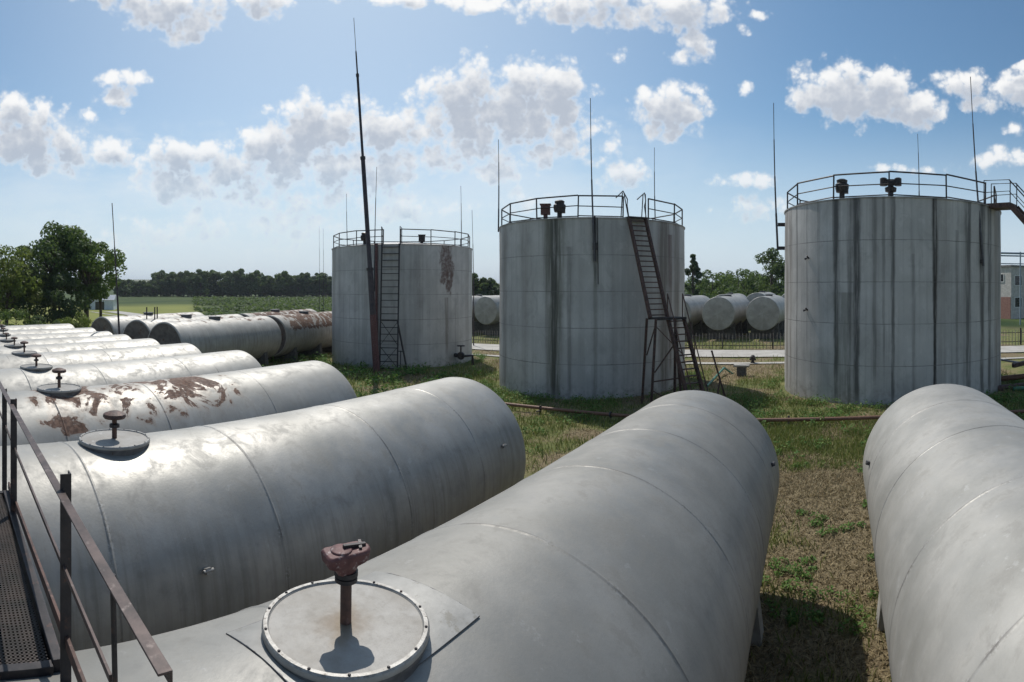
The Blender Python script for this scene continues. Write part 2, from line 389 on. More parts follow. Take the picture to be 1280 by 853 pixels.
def blobs(pt):
    acc = None
    for (u, v, ru, rv, wt) in BL:
        q = t.vmath('MULTIPLY', t.vmath('SUBTRACT', pt, ((u - XV) / F, (Y0 - v) / F, 0)), (F / ru / 1.15, F / rv / 1.15, 0))
        e = t.math('SUBTRACT', wt, t.vmath('DOT_PRODUCT', q, q))
        acc = e if acc is None else t.math('SMOOTH_MAX', acc, e, .25)
    return t.math('MAXIMUM', acc, -1.0)
UP = (-.004, .026, 0)
acc = blobs(Q); acc_up = blobs(t.vmath('ADD', Q, UP))
big2 = puffs(t.vmath('ADD', PW, UP))
D = t.math('ADD', acc, t.math('ADD', big, t.math('MULTIPLY', t.math('SUBTRACT', fine, .5), .34)))
Du = t.math('ADD', acc_up, t.math('MULTIPLY', big2, .6))
alpha = t.math('MULTIPLY', t.ss(D, -.04, .95), t.math('ADD', .55, t.math('MULTIPLY', t.ss(D, .0, 1.0), .45)))
shade = t.math('MULTIPLY', t.ss(Du, -.25, 1.25), t.ss(D, .15, 1.0))
# thin bright veil low down on the sunny side
veil = t.math('MULTIPLY', t.math('MULTIPLY', t.ss(t.math('ABSOLUTE', t.math('ADD', az, .95)), .25, 1.0, 1, 0), t.ss(te, .03, .52, 1, 0)),
              t.ss(t.noise(t.vmath('MULTIPLY', P, (1, 2.2, 1)), 4.5, 6, .62), .30, .66, .18, .72))
veil = t.math('MAXIMUM', veil, t.ss(t.math('ABSOLUTE', t.math('ADD', az, .87)), 0.0, .95, .26, 0))   # glow around the hidden sun
veil = t.math('MULTIPLY', veil, t.math('SUBTRACT', 1.0, alpha)); vmix = veil
alpha = t.math('ADD', alpha, veil, clamp=True)
shade = t.math('MULTIPLY', shade, t.math('SUBTRACT', 1.0, t.math('MULTIPLY', vmix, .7)))
lum = t.mix(t.math('ADD', shade, t.math('MULTIPLY', t.math('SUBTRACT', .5, fine), .22), clamp=True), (1.20, 1.195, 1.18), (.60, .655, .75))
lum = t.mix(vmix, lum, (1.02, 1.06, 1.11))
bgc = t.new('ShaderNodeBackground'); t.put(bgc.inputs[0], lum); bgc.inputs[1].default_value = 1.0
fade = t.ss(te, .0, .30, .25, 1.0)
ms = t.new('ShaderNodeMixShader'); t.put(ms.inputs[0], t.math('MULTIPLY', alpha, t.math('MULTIPLY', fade, .95)))
t.l.new(bg.outputs[0], ms.inputs[1]); t.l.new(bgc.outputs[0], ms.inputs[2]); t.l.new(ms.outputs[0], out.inputs[0])
try:
    w.cycles.sampling_method = 'MANUAL'; w.cycles.sample_map_resolution = 512
except Exception as ex: print('world sampling', ex)

sun = bpy.data.lights.new('sun', 'SUN'); sun.energy = 4.3; sun.angle = R_(.53); sun.color = (1, .955, .89)
so = bpy.data.objects.new('sun', sun); COL.objects.link(so)
sd = Vector((sin(SUN_AZ) * cos(SUN_EL), cos(SUN_AZ) * cos(SUN_EL), sin(SUN_EL)))
so.rotation_euler = sd.to_track_quat('Z', 'Y').to_euler(); so.location = sd * 60

# ------------------------------------------------------------------ camera: the photo is a cylindrical panorama
cam = bpy.data.cameras.new('camera'); co_ = bpy.data.objects.new('camera', cam); COL.objects.link(co_)
cam.type = 'PANO'; cam.panorama_type = 'CENTRAL_CYLINDRICAL'
cam.central_cylindrical_radius = 1.0
cam.central_cylindrical_range_u_min = -640 / F; cam.central_cylindrical_range_u_max = 640 / F
cam.central_cylindrical_range_v_min = -(853 - Y0) / F; cam.central_cylindrical_range_v_max = Y0 / F
cam.clip_start = .02; cam.clip_end = 9000
co_.location = (0, 0, EYE); co_.rotation_euler = (pi / 2, 0, (XV - 640) / F)
sc.camera = co_
sc.view_settings.view_transform = 'Standard'; sc.view_settings.look = 'None'
sc.view_settings.exposure = -0.25; sc.view_settings.gamma = 1.0
sc.view_settings.use_curve_mapping = False

# ------------------------------------------------------------------ ground
def fbm(x, y, s, o=0.0):
    return mnoise.fractal(Vector((x * s + o, y * s - o, o)), .9, 2.1, 4)   # about -1..1

def greenness(x, y):
    """0 dry brown litter .. 1 lush green; follows what grows where in the yard"""
    v = .53 + .6 * fbm(x, y, .2, 3.1) + .42 * fbm(x, y, .7, 9.2)
    # dry, mown strip between the two nearest lying tanks
    dry = smooth(16.2, 13.6, y + .9 * fbm(x, y, .8, 1.0)) * smooth(-5.5, -3.5, x) * smooth(7, 4.5, x)
    v -= .38 * dry
    v += .5 * math.exp(-((x - 1.5) / 5) ** 2 - ((y - 19.3) / 3.2) ** 2)
    v += .45 * math.exp(-((x + 9) / 4) ** 2 - ((y - 16.5) / 2.5) ** 2)
    v -= .45 * math.exp(-((x + 7.2) / 1.5) ** 2 - ((y - 16.6) / .9) ** 2)
    v -= .55 * math.exp(-((y - 36.2) / 1.0) ** 2) * (.7 + .6 * fbm(x, y, .3, 4))
    v -= .22 * math.exp(-((y - 32.5) / 2.6) ** 2)
    return max(0.0, min(1.0, v))

def axis(lo, hi, step, far_lo, far_hi):
    a = []; x = lo
    while x <= hi + 1e-6: a.append(x); x += step
    d = step; x = hi
    while x < far_hi: d *= 1.25; x += d; a.append(x)
    d = step; x = lo; b = []
    while x > far_lo: d *= 1.25; x -= d; b.append(x)
    return list(reversed(b)) + a
xs = axis(-42, 18, .35, -4500, 4500); ys = axis(2, 48, .35, -4500, 4500)
gv = [(x, y, g(x, y)) for y in ys for x in xs]
nx = len(xs)
gf = [(j * nx + i, j * nx + i + 1, (j + 1) * nx + i + 1, (j + 1) * nx + i) for j in range(len(ys) - 1) for i in range(nx - 1)]

gm, t, p = mat('ground_earth_and_grass')
co = objco(t); X, Y, Z = t.sep(co)
gat = t.new('ShaderNodeAttribute', attribute_name='greenness').outputs['Fac']
n1 = t.noise(co, .9, 6, .65); n2 = t.noise(co, 6, 6, .7); n3 = t.noise(co, 30, 4, .7)
gg = t.math('ADD', gat, t.math('MULTIPLY', t.math('SUBTRACT', n2, .5), .7))
dry = t.mix(t.ss(n3, .35, .65), (.14, .105, .06), (.34, .275, .165))
dry = t.mix(t.ss(n2, .45, .7), dry, (.13, .10, .06))
grn = t.mix(t.ss(n3, .35, .65), (.075, .095, .03), (.19, .21, .07))
grn = t.mix(t.ss(n1, .4, .7), grn, (.24, .215, .095))
yard = t.mix(t.ss(gg, .3, .62), dry, grn)
# the open field beyond the yard: rows of a green crop, a paler mown strip nearer
rad = t.math('SUBTRACT', t.math('MULTIPLY', X, -1.0), t.math('MULTIPLY', Y, .1))
fn = t.noise(co, .03, 5, .6)
crop = t.mix(t.ss(t.noise(t.vmath('MULTIPLY', co, (.12, .02, 1)), 1.0, 5, .6), .38, .62), (.03, .055, .018), (.085, .115, .035))
strip = t.mix(fn, (.17, .20, .05), (.27, .265, .08))
far = t.math('SQRT', t.math('ADD', t.math('MULTIPLY', X, X), t.math('MULTIPLY', Y, Y)))
fc = t.mix(t.ss(t.math('ADD', far, t.math('MULTIPLY', fn, 60)), 190, 240), strip, crop)
yardmask = t.ss(t.math('ADD', far, t.math('MULTIPLY', fn, 14)), 62, 78)
side = t.math('ADD', t.math('MULTIPLY', X, .427), t.math('MULTIPLY', Y, .904))
fc = t.mix(t.ss(t.math('ADD', side, t.math('MULTIPLY', fn, 8)), 2, 9), fc, crop)
c = t.mix(yardmask, yard, fc)
t.put(p.inputs['Base Color'], c); p.inputs['Roughness'].default_value = .95; p.inputs['Specular IOR Level'].default_value = .15
nb = t.bump(n2, .08, .7); nb = t.bump(n3, .03, .9, nb); t.put(p.inputs['Normal'], nb)
ground = raw_mesh('ground', gv, gf, gm, smooth_all=True); tag(ground, kind='structure')
at = ground.data.attributes.new('greenness', 'FLOAT', 'POINT')
at.data.foreach_set('value', [greenness(x, y) if (-80 < x < 60 and -20 < y < 80) else .6 for (x, y, z) in gv])

def strip_sheet(name, pts_a, pts_b, m, lift):
    vs = []; fs = []
    for a, b in zip(pts_a, pts_b):
        vs += [(a[0], a[1], g(*a) + lift), (b[0], b[1], g(*b) + lift)]
    for i in range(len(pts_a) - 1): fs.append((2 * i, 2 * i + 2, 2 * i + 3, 2 * i + 1))
    o = raw_mesh(name, vs, fs, m); tag(o, kind='structure'); return o
roadm, t, p = mat('pale_concrete_road'); co = objco(t)
n1 = t.noise(co, .8, 6, .65); n2 = t.noise(co, 9, 5, .65)
c = t.mix(t.ss(n1, .3, .7), (.36, .34, .30), (.50, .475, .43)); c = t.mix(t.math('MULTIPLY', t.ss(n2, .5, .7), .5), c, (.26, .23, .19))
t.put(p.inputs['Base Color'], c); p.inputs['Roughness'].default_value = .9
rx = [-130 + i * 2.0 for i in range(120)]
strip_sheet('road', [(x, 37.9 + .12 * mnoise.noise(Vector((x * .3, 0, 0)))) for x in rx], [(x, 42.3) for x in rx], roadm, .07)
strip_sheet('path', [(x, 34.5 + .15 * mnoise.noise(Vector((x * .4, 5, 0)))) for x in rx], [(x, 35.2 + .12 * mnoise.noise(Vector((x * .5, 9, 0)))) for x in rx], roadm, .06)

# far hill on the horizon
hm, t, p = mat('far_hill'); co = objco(t)
t.put(p.inputs['Base Color'], t.mix(t.ss(t.noise(co, .006, 5, .6), .4, .62), (.10, .125, .06), (.17, .17, .08))); p.inputs['Roughness'].default_value = 1
vs = []; fs = []; N = 90
for i in range(N):
    a = -1.95 + 3.4 * i / (N - 1)
    hgt = 26 + 16 * math.exp(-((a + 1.2) / .16) ** 2) + 9 * mnoise.noise(Vector((a * 5, 2, 0)))
    hgt *= smooth(.8, -.2, a) * .8 + .2
    for k, (dd, f_) in enumerate(((1500, 0), (1900, .55), (2400, 1), (3200, .5))):
        vs.append((dd * sin(a), dd * cos(a), -1.6 + hgt * f_))
for i in range(N - 1):
    for k in range(3): fs.append((i * 4 + k, i * 4 + 4 + k, i * 4 + 5 + k, i * 4 + 1 + k))
tag(raw_mesh('hills', vs, fs, hm, smooth_all=True), kind='structure')

# ------------------------------------------------------------------ lying storage tanks of the near row
TR = 1.35
def shell_mb(L, r=TR, seams=(), n=112, dish=.16, seed=0):
    """cylinder from y = 0 back to y = -L, centre line on z = 0"""
    prof = []
    for k in range(7):
        a = pi / 2 * (1 - k / 6.0)
    # dished far end -> barrel -> dished near end, listed from -L to 0
    def dished(sgn, y0):
        o = []
        for k in range(8):
            rr = (r - .07) * k / 7.0
            o.append((max(.001, rr), y0 + sgn * (dish * (1 - (k / 7.0) ** 2) + .06)))
        for k in range(1, 6):
            a = pi / 2 * k / 5
            o.append((r - .07 + .07 * sin(a), y0 + sgn * (.06 * cos(a))))
        return o
    prof += dished(-1, -L)
    yy = -L; marks = sorted(seams)
    while yy < -.12:
        yy += .25
        if yy < -.05: prof.append((r, yy))
    for s_ in marks:
        prof += [(r, s_ - .034), (r, s_ - .022), (r, s_ - .013), (r + .005, s_ - .006), (r + .005, s_ + .006), (r, s_ + .013), (r, s_ + .022), (r, s_ + .034)]
    prof = sorted(prof[13:], key=lambda q: q[1]); prof = dished(-1, -L) + prof + list(reversed(dished(1, 0)))
    def wob(a, h):
        return .006 * mnoise.noise(Vector((cos(a) * 1.3 + seed, sin(a) * 1.3, h * .55))) + .0035 * mnoise.noise(Vector((cos(a) * 4, sin(a) * 4 + seed, h * 1.6)))
    return MB().lathe(prof, n, axis='y', capa=False, capb=False, wob=wob)

def saddle_mb(y, r, drop):
    """concrete cradle under the barrel"""
    vs = []; n = 12; hw = r * .82
    for yy in (y - .16, y + .16):
        vs += [(-hw - .12, yy, -drop), (hw + .12, yy, -drop)]
        for k in range(n + 1):
            x = hw - 2 * hw * k / n
            vs.append((x, yy, -math.sqrt(max(0, (r + .004) ** 2 - x * x))))
    m = n + 3; fs = [tuple(range(m)), tuple(reversed(range(m, 2 * m)))]
    for k in range(m): fs.append((k, k + m, (k + 1) % m + m, (k + 1) % m))
    return MB().add(vs, fs)

def patch_mb(y, w, l, r, rz=0.0):
    """thin doubler plate bent over the crown"""
    vs = []; fs = []; n = 16
    for lay in (0.009, -0.01):
        for j in (0, 1):
            for k in range(n + 1):
                a = (-.5 + k / n) * w / r
                yy = y + (-.5 + j) * l + rz * a * r
                vs.append(((r + lay) * sin(a), yy, (r + lay) * cos(a)))
    m = n + 1
    for k in range(n):
        fs += [(k, k + 1, m + k + 1, m + k), (2 * m + k, 3 * m + k, 3 * m + k + 1, 2 * m + k + 1),
               (k, 2 * m + k, 2 * m + k + 1, k + 1), (m + k, m + k + 1, 3 * m + k + 1, 3 * m + k)]
    fs += [(0, m, 3 * m, 2 * m), (n, 2 * m + n, 3 * m + n, m + n)]
    return MB().add(vs, fs)

NECK_H = .04
def add_hatch(root, y, r, style, rz=0.0, lidmat=None, bolts=False):
    """round manhole with flanged lid and breather on the crown; returns the lid"""
    top = r + NECK_H
    MB().lathe([(.362, r - .14), (.362, top - .04), (.378, top - .038), (.378, top - .0265), (.36, top - .0265)], 56, (0, y, 0)).build('hatch_neck', NECK, root)
    lid = MB().lathe([(.345, top - .0265), (.378, top - .026), (.381, top - .021), (.381, top - .006), (.378, top - .001), (.352, top - .001), (.349, top - .005), (.20, top - .003), (.08, top), (.001, top)], 64, (0, y, 0), capb=False).build('hatch_lid', lidmat or LIDM, root)
    rim = MB().lathe([(.352, top - .002), (.356, top + .006), (.374, top + .006), (.379, top - .002)], 64, (0, y, 0), capa=False, capb=False).build('flange_ring', RIMM, lid)
    if bolts:
        for k in range(14):
            a = 2 * pi * k / 14 + .2
            MB().lathe([(.007, top + .004), (.007, top + .010), (.004, top + .012)], 6, (.365 * cos(a), y + .365 * sin(a), 0)).build('bolt', DARK, lid, smooth_deg=0)
    z0 = top
    if style == 'gate':
        MB().lathe([(.026, z0 - .004), (.026, z0 + .225)], 20, (0, y, 0)).build('vent_pipe', RUSTY, lid)
        MB().lathe([(.024, z0 + .185), (.052, z0 + .19), (.052, z0 + .207), (.044, z0 + .21), (.054, z0 + .214), (.054, z0 + .236), (.03, z0 + .240)], 28, (0, y, 0)).build('pipe_flange', DARK, lid)
        h = MB(); zb = z0; z0 = 0.0
        # tapered body under a long hood: one rounded end, one squared end
        def ring(z, lx0, lx1, wy, rnd):
            o = []
            for k in range(9):
                a = -pi / 2 + pi * k / 8; o.append((lx1 - wy + wy * cos(a) , wy * sin(a), z))
            o += [(lx0 + .012, wy, z), (lx0, wy - .014, z), (lx0, -wy + .014, z), (lx0 + .012, -wy, z)]
            return o
        rings = [ring(z0 + .212, -.045, .045, .036, 1), ring(z0 + .245, -.062, .062, .046, 1), ring(z0 + .262, -.098, .112, .056, 1), ring(z0 + .302, -.104, .120, .060, 1), ring(z0 + .314, -.096, .112, .052, 1)]
        m = len(rings[0]); vs = [q for rg in rings for q in rg]; fs = [tuple(reversed(range(m))), tuple(range((len(rings) - 1) * m, len(rings) * m))]
        for i in range(len(rings) - 1):
            for k in range(m): fs.append((i * m + k, i * m + (k + 1) % m, (i + 1) * m + (k + 1) % m, (i + 1) * m + k))
        h.add(vs, fs)
        h.lathe([(.05, z0 + .312), (.05, z0 + .319), (.044, z0 + .322)], 20, (-.022, 0, 0))
        h.build('valve_head', REDV, lid, 40, .004, loc=(0, y, zb + .025), rot=(R_(3), R_(-2), R_(72) + rz))
        MB().bar((-.012, 0, z0 + .329), (.098, 0, z0 + .318), .016, .014).bar((.06, -.03, z0 + .319), (.085, .035, z0 + .321), .014, .01).build('valve_lever', DARK, lid, 0, loc=(0, y, zb + .025), rot=(R_(3), R_(-2), R_(72) + rz))
    else:
        hh = .27 if style == 'tall' else .23
        MB().lathe([(.027, z0 - .004), (.027, z0 + hh)], 16, (0, y, 0)).build('vent_pipe', RUSTY, lid)
        MB().lathe([(.03, z0 + hh * .5), (.055, z0 + hh * .52), (.055, z0 + hh * .66), (.03, z0 + hh * .7)], 20, (0, y, 0)).build('pipe_flange', DARK, lid)
        MB().lathe([(.05, z0 + hh - .012), (.112, z0 + hh - .014), (.125, z0 + hh + .004), (.118, z0 + hh + .032), (.05, z0 + hh + .058), (.001, z0 + hh + .06)], 28, (0, y, 0), capb=False).build('vent_cap', RUSTY, lid)
    return lid

ROWDATA = [ # lid X, lid px(u,v), end X, end px(u,v)
 (-1.92, (432, 778), -2.06, (870, 488)),
 (-5.70, (143, 548), -6.32, (575, 472)),
 (-9.30, (74, 484.5), -10.20, (396, 451.2)),
 (-12.80, (45.5, 457.8), -13.80, (299, 438)),
 (-16.40, (30.4, 440.5), -17.40, (234, 429)),
 (-20.00, (18, 431.3), -21.00, (188, 423)),
 (-23.60, (8, 424.5), -24.70, (155, 418)),
 (-27.30, (4, 418), -28.40, (134, 414)),
 (-31.00, (2, 412), -32.00, (114, 409.6)),
 (-34.70, (0, 407), -36.00, (86, 404.6)),
]
LABELS = [
 'grey lying fuel tank carrying the large round hatch with a reddish valve nearest the viewer',
 'shiny silver lying tank whose crown the brown handrail crosses, with one dark ring seam',
 'lying tank with big flaking patches of brown rust along its crown',
 'pale lying tank just behind the rust patched one, with a mushroom vent',
 'pale lying tank second behind the rust patched one in the row',
 'pale lying tank third behind the rust patched one in the row',
 'whitish lying tank fourth behind the rust patched one, shorter in view than its front neighbour',
 'third whitish lying tank from the far end of the long row',
 'second whitish lying tank from the far end of the long row',
 'farthest whitish lying tank of the row, in front of the leafy trees']
STY = ['gate', 'mush', 'tall', 'mush', 'tall', 'mush', 'mush', 'tall', 'mush', 'tall']
TL = 10.9
SEAMS = [(-1.25, -2.75, -4.25, -5.75, -7.25, -9.0), (-1.45, -3.3, -5.3, -7.05, -9.0), (-2.3, -4.6, -6.4, -8.9)]
PAINT = [
 tank_paint('aluminium_paint_matt', .285, .30, .50, .5, None, 0.0, SEAMS[0]),
 tank_paint('aluminium_paint_shiny', .38, .40, .49, .62, None, 3.7, SEAMS[1]),
 tank_paint('aluminium_paint_flaking', .40, .32, .5, .55, (-6.9, -2.7, -.2, .85, .755), 8.1, SEAMS[2]),
 tank_paint('aluminium_paint_pale', .44, .3, .5, .5, None, 12.4, SEAMS[2]),
 tank_paint('aluminium_paint_pale_dusty', .46, .3, .5, .55, None, 17.9, SEAMS[1])]

def place_axis(root, a, b):
    """a: crown point above the near part, b: crown at the far end; orient local +y along a->b"""
    d = (b - a); yaw = -math.atan2(d.x, d.y); pitch = math.asin(d.z / d.length)
    root.rotation_euler = (pitch, 0, yaw)
    return d.normalized()

row_group = 'lying tanks in the near row'
for k, (lx, luv, ex, euv) in enumerate(ROWDATA):
    def on(x, uv, extra):
        a = (uv[0] - XV) / F; y = x / math.tan(a); d = math.hypot(x, y)
        return Vector((x, y, EYE - (uv[1] - Y0) / F * d - extra))
    pl = on(lx, luv, NECK_H); pe = on(ex, euv, 0.0)
    if k >= 6: # far hatches: keep the crown level
        pl.z = min(pl.z, pe.z + .02)
    root = thing('lying_tank', LABELS[k], 'fuel tank', group=row_group)
    d = place_axis(root, pl, pe)
    up = Matrix.Rotation(root.rotation_euler[2], 3, 'Z') @ Matrix.Rotation(root.rotation_euler[0], 3, 'X') @ Vector((0, 0, 1))
    root.location = pe - up * TR
    sm = SEAMS[k] if k < 3 else SEAMS[1 + k % 2]
    m = PAINT[k] if k < 3 else PAINT[3 + k % 2]
    sh = shell_mb(TL, TR, sm, 128 if k < 3 else 80, seed=k * 2.3).build('shell', m, root, 50)
    ylid = -(pe - pl).length
    if k == 0:
        patch_mb(ylid + .07, .70, .96, TR, .03).build('patch_plate', PLATEM, root, 30)
        rz_ = .03; bead = lambda a_, yy: ((TR + .006) * sin(a_), ylid + .07 + yy + rz_ * a_ * TR, (TR + .006) * cos(a_)); ha = .35 / TR
        lp = [bead(-ha + 2 * ha * q / 12, .48) for q in range(13)] + [bead(ha, .48 - .96 * q / 6) for q in range(1, 7)] + [bead(ha - 2 * ha * q / 12, -.48) for q in range(1, 13)] + [bead(-ha, -.48 + .96 * q / 6) for q in range(1, 7)]
        MB().tube(lp, [(.0035 + .003 * mnoise.noise(Vector((q * 1.7, 0, 0)))) for q in range(len(lp))], 6).build('weld_bead', NECK, root, 60)
    add_hatch(root, ylid, TR, STY[k], 0.0, lid_paint(ylid) if k == 0 else None, k < 3)
    base_z = root.location.z
    for ys in (-1.4, -5.4, -9.4):
        wp = root.location + d * ys
        saddle_mb(ys, TR, wp.z - g(wp.x, wp.y) + .05).build('saddle', CONC, root, 0)
    if k < 5:
        for (ys, th) in ((-.75, 1.25), (-6.2, 1.22), (-.75, -1.25)):
            lug = MB().bar((TR * .985 * sin(th), ys, TR * .985 * cos(th)), ((TR + .055) * sin(th), ys, (TR + .055) * cos(th)), .05, .055, (0, 1, 0))
            lug.tube([((TR + .04) * sin(th), ys - .05, (TR + .04) * cos(th)), ((TR + .045) * sin(th), ys + .05, (TR + .045) * cos(th))], .017, 10)
            lug.build('lifting_lug', RIMM if k else NECK, root, 30)

# the tank on the other side
pe = W(1180, 480, 9.33); pn = Vector((1.80, .8, pe.z - .02))
root = thing('lying_tank', 'pale grey lying tank with no hatch in view, cut off by the right picture edge', 'fuel tank', group=row_group)
place_axis(root, pn, pe); root.location = pe - Vector((0, 0, TR))
SR = (-1.35, -2.9, -4.6, -6.2, -7.9)
shell_mb(TL, TR, SR, 128, seed=31).build('shell', tank_paint('aluminium_paint_light', .385, .26, .52, .34, None, 24.2, SR), root, 50)
add_hatch(root, -9.6, TR, 'mush')
for ys in (-1.4, -5.4, -9.4):
    saddle_mb(ys, TR, root.location.z - g(2, 5) + .05).build('saddle', CONC, root, 0)
for (ys, th) in ((-1.0, -1.28), (-6.2, -1.25)):
    MB().bar((TR * .985 * sin(th), ys, TR * .985 * cos(th)), ((TR + .06) * sin(th), ys, (TR + .06) * cos(th)), .05, .055, (0, 1, 0)).tube([((TR + .04) * sin(th), ys - .05, (TR + .04) * cos(th)), ((TR + .045) * sin(th), ys + .05, (TR + .045) * cos(th))], .017, 10).build('lifting_lug', NECK, root, 30)

# ------------------------------------------------------------------ catwalk with grating and handrail
cw = thing('catwalk', 'rusty brown catwalk with woven steel grating and angle iron handrail lying over the tanks', 'catwalk', (-3.2, .1, EYE - 1.58))
cx, cy, cz = cw.location
gr = MB()
x0, x1, yA, yB = -4.25, -2.28, -.42, .47
nbar = int((x1 - x0) / .021)
for i in range(nbar + 1):
    x = x0 + (x1 - x0) * i / nbar
    gr.box((x - cx, (yA + yB) / 2 - cy, 0), (.008, yB - yA - .07, .032))
for j in range(41):
    y = yA + .05 + (yB - yA - .10) * j / 40
    gr.box(((x0 + x1) / 2 - cx, y - cy, .006), (x1 - x0, .009, .02))
gr.build('grating', GRATM, cw, 0)
fr = MB()
for y in (yA, yB): fr.bar((x0 - cx, y - cy, -.01), (x1 - cx, y - cy, -.01), .045, .09)
for x in (x0, x1): fr.bar((x - cx, yA + .024 - cy, -.014), (x - cx, yB - .024 - cy, -.014), .045, .075)
fr.build('floor_frame', DARK, cw, 0, .003)
RY = .485
hr = EYE - .80 - cz
MB().angle((-6.4 - cx, RY - cy, hr), (-1.075 - cx, RY - .02 - cy, hr + .0), .034, .006, (0, 0, 1), 1).build('handrail', RAILM, cw, 0, .0015)
MB().bar((-6.4 - cx, RY + .02 - cy, hr - .31), (-1.52 - cx, RY - .02 - cy, hr - .31), .010, .022).build('mid_rail', RAILM, cw, 0, .001)
MB().bar((-4.3 - cx, RY + .012 - cy, .055), (-1.66 - cx, RY - .005 - cy, .20), .014, .05).build('toe_board', RUSTY, cw, 0, .001)
for (px, ww, zt, zb) in ((-2.17, .045, hr + .06, -.10), (-3.84, .045, hr + .03, -.10), (-4.46, .04, hr - .012, -.45), (-6.0, .04, hr - .012, -.16)):
    MB().angle((px - cx, RY + .016 - cy, zb), (px - cx, RY + .016 - cy, zt), ww, .005, (0, 1, 0), 1).build('railing_post', DARK, cw, 0)
MB().tube([(-1.50 - cx, RY + .0 - cy, EYE - 1.70 - cz), (-1.50 - cx, RY - .02 - cy, hr - .005)], .0085, 10).build('railing_post', DARK, cw)
for x in (-2.6, -4.0):
    MB().box((x - cx, .0 - cy, -.13), (.06, .9, .16)).build('bearer', RUSTY, cw, 0)

# ------------------------------------------------------------------ upright storage tanks
def upright_tank(u, half, dist, R, H, label, mat_, rail_gap, n_posts, rail_h=1.0, phase=0.0):
    a = (u - XV) / F; c = Vector((dist * sin(a), dist * cos(a), 0)); c.z = g(c.x, c.y) - .05
    root = thing('upright_tank', label, 'storage tank', c, (0, 0, -a), group='three upright storage tanks')
    nc = 6; prof = [(R, 0.0)]
    for k in range(nc):
        z0, z1 = H * k / nc, H * (k + 1) / nc; r = R
        for q in range(7):
            prof.append((r, z0 + (z1 - z0) * (q + .5) / 7.0))
    sd_ = u * .37
    def wob(an, h): return .018 * mnoise.noise(Vector((cos(an) * 3 + sd_, sin(an) * 3, h * .5))) + .008 * mnoise.noise(Vector((cos(an) * 9, sin(an) * 9 + sd_, h * 1.3)))
    prof.append((R, H))
    MB().lathe(prof, 160, capa=False, capb=False, wob=wob).build('shell', mat_, root, 60)
    MB().lathe([(R - .06, H - .03), (R + .035, H - .02), (R + .035, H + .035), (R - .2, H + .07), (R * .5, H + .35), (.01, H + .5)], 120, capa=False, capb=False).build('roof', mat_, root, 30)
    # railing: straight rails between upright posts
    rr = R - .12; ring = []
    g0, g1 = rail_gap
    span = 360 - (g1 - g0)
    for k in range(n_posts + 1):
        ring.append(R_(g1 + span * k / n_posts))
    P_ = lambda an, z: Vector((rr * sin(an), -rr * cos(an), z))
    rails = MB()
    for hgt, rad_ in ((rail_h, .034), (rail_h * .55, .024), (.12, .026)):
        for k in range(n_posts): rails.tube([P_(ring[k], H + hgt), P_(ring[k + 1], H + hgt + random.uniform(-.035, .02))], rad_, 6)
    ro = rails.build('railing', DARK, root, 40)
    for k in range(n_posts + 1):
        MB().bar(P_(ring[k], H - .02), P_(ring[k] + random.uniform(-.006, .006), H + rail_h), .06, .06).build('railing_post', DARK, ro, 0)
    return root, c, a, P_

def pol(R, an, z): return Vector((R * sin(R_(an)), -R * cos(R_(an)), z))

def breather(root, an, R, H, kind, m):
    """vent fitting on the roof edge"""
    b = pol(R - .45, an, H); o = MB()
    if kind == 'box':
        o.lathe([(.10, .0), (.10, .35)], 12, b).box(b + Vector((0, 0, .50)), (.42, .34, .44)).box(b + Vector((0, 0, .74)), (.5, .42, .05))
    elif kind == 'tee':
        o.lathe([(.22, .0), (.24, .05), (.13, .08), (.13, .3), (.26, .34), (.28, .52), (.14, .58), (.14, .72), (.24, .74), (.24, .82), (.1, .88), (.01, .9)], 16, b, capb=False)
        o.box(b + Vector((.0, 0, .78)), (.82, .26, .26))
        o.lathe([(.17, .62), (.17, .96), (.1, 1.0)], 12, b + Vector((.34, 0, 0))).lathe([(.17, .62), (.17, .96), (.1, 1.0)], 12, b - Vector((.34, 0, 0)))
    else:
        o.lathe([(.2, .0), (.13, .06), (.13, .4), (.28, .42), (.33, .62), (.33, .8), (.25, .86), (.27, 1.0), (.16, 1.06), (.01, 1.08)], 16, b, capb=False)
        o.box(b + Vector((.16, -.1, .5)), (.3, .25, .3))
    o.v = [tuple(b + (Vector(q) - b) * (1.0 if kind == 'box' else .84)) for q in o.v]
    o.build('breather_valve', m, root, 35)

def flight(root, a0, a1, tdir, width, n, stringer, m, name='ladder', handrail=None, depth=.10):
    """ladder between a0 (top) and a1 (foot): two stringers and treads"""
    t_ = tdir.normalized() * width / 2; o = MB()
    o.bar(a0 - t_, a1 - t_, stringer, depth, tdir.cross(a1 - a0)).bar(a0 + t_, a1 + t_, stringer, depth, tdir.cross(a1 - a0))
    l = o.build(name, m, root, 0)
    tr = MB()
    for k in range(n):
        p_ = a0.lerp(a1, (k + .5) / n); tr.bar(p_ - t_, p_ + t_, .13, .045, (0, 0, 1))
    tr.build('treads', m, l, 0)
    if handrail:
        up = Vector((0, 0, handrail)); hm_ = MB()
        for s_ in (-1, 1):
            hm_.tube([a0 + t_ * s_ + up, a1 + t_ * s_ + up + Vector((0, 0, .0))], .022, 6)
            for q in (.02, .5, .98):
                p_ = a0.lerp(a1, q) + t_ * s_; hm_.tube([p_, p_ + up], .02, 6)
        hm_.build('handrail', m, l, 40)
    return l

GRN = (.085, .085, .06); BLK = (.028, .027, .027); BRN = (.11, .085, .065)
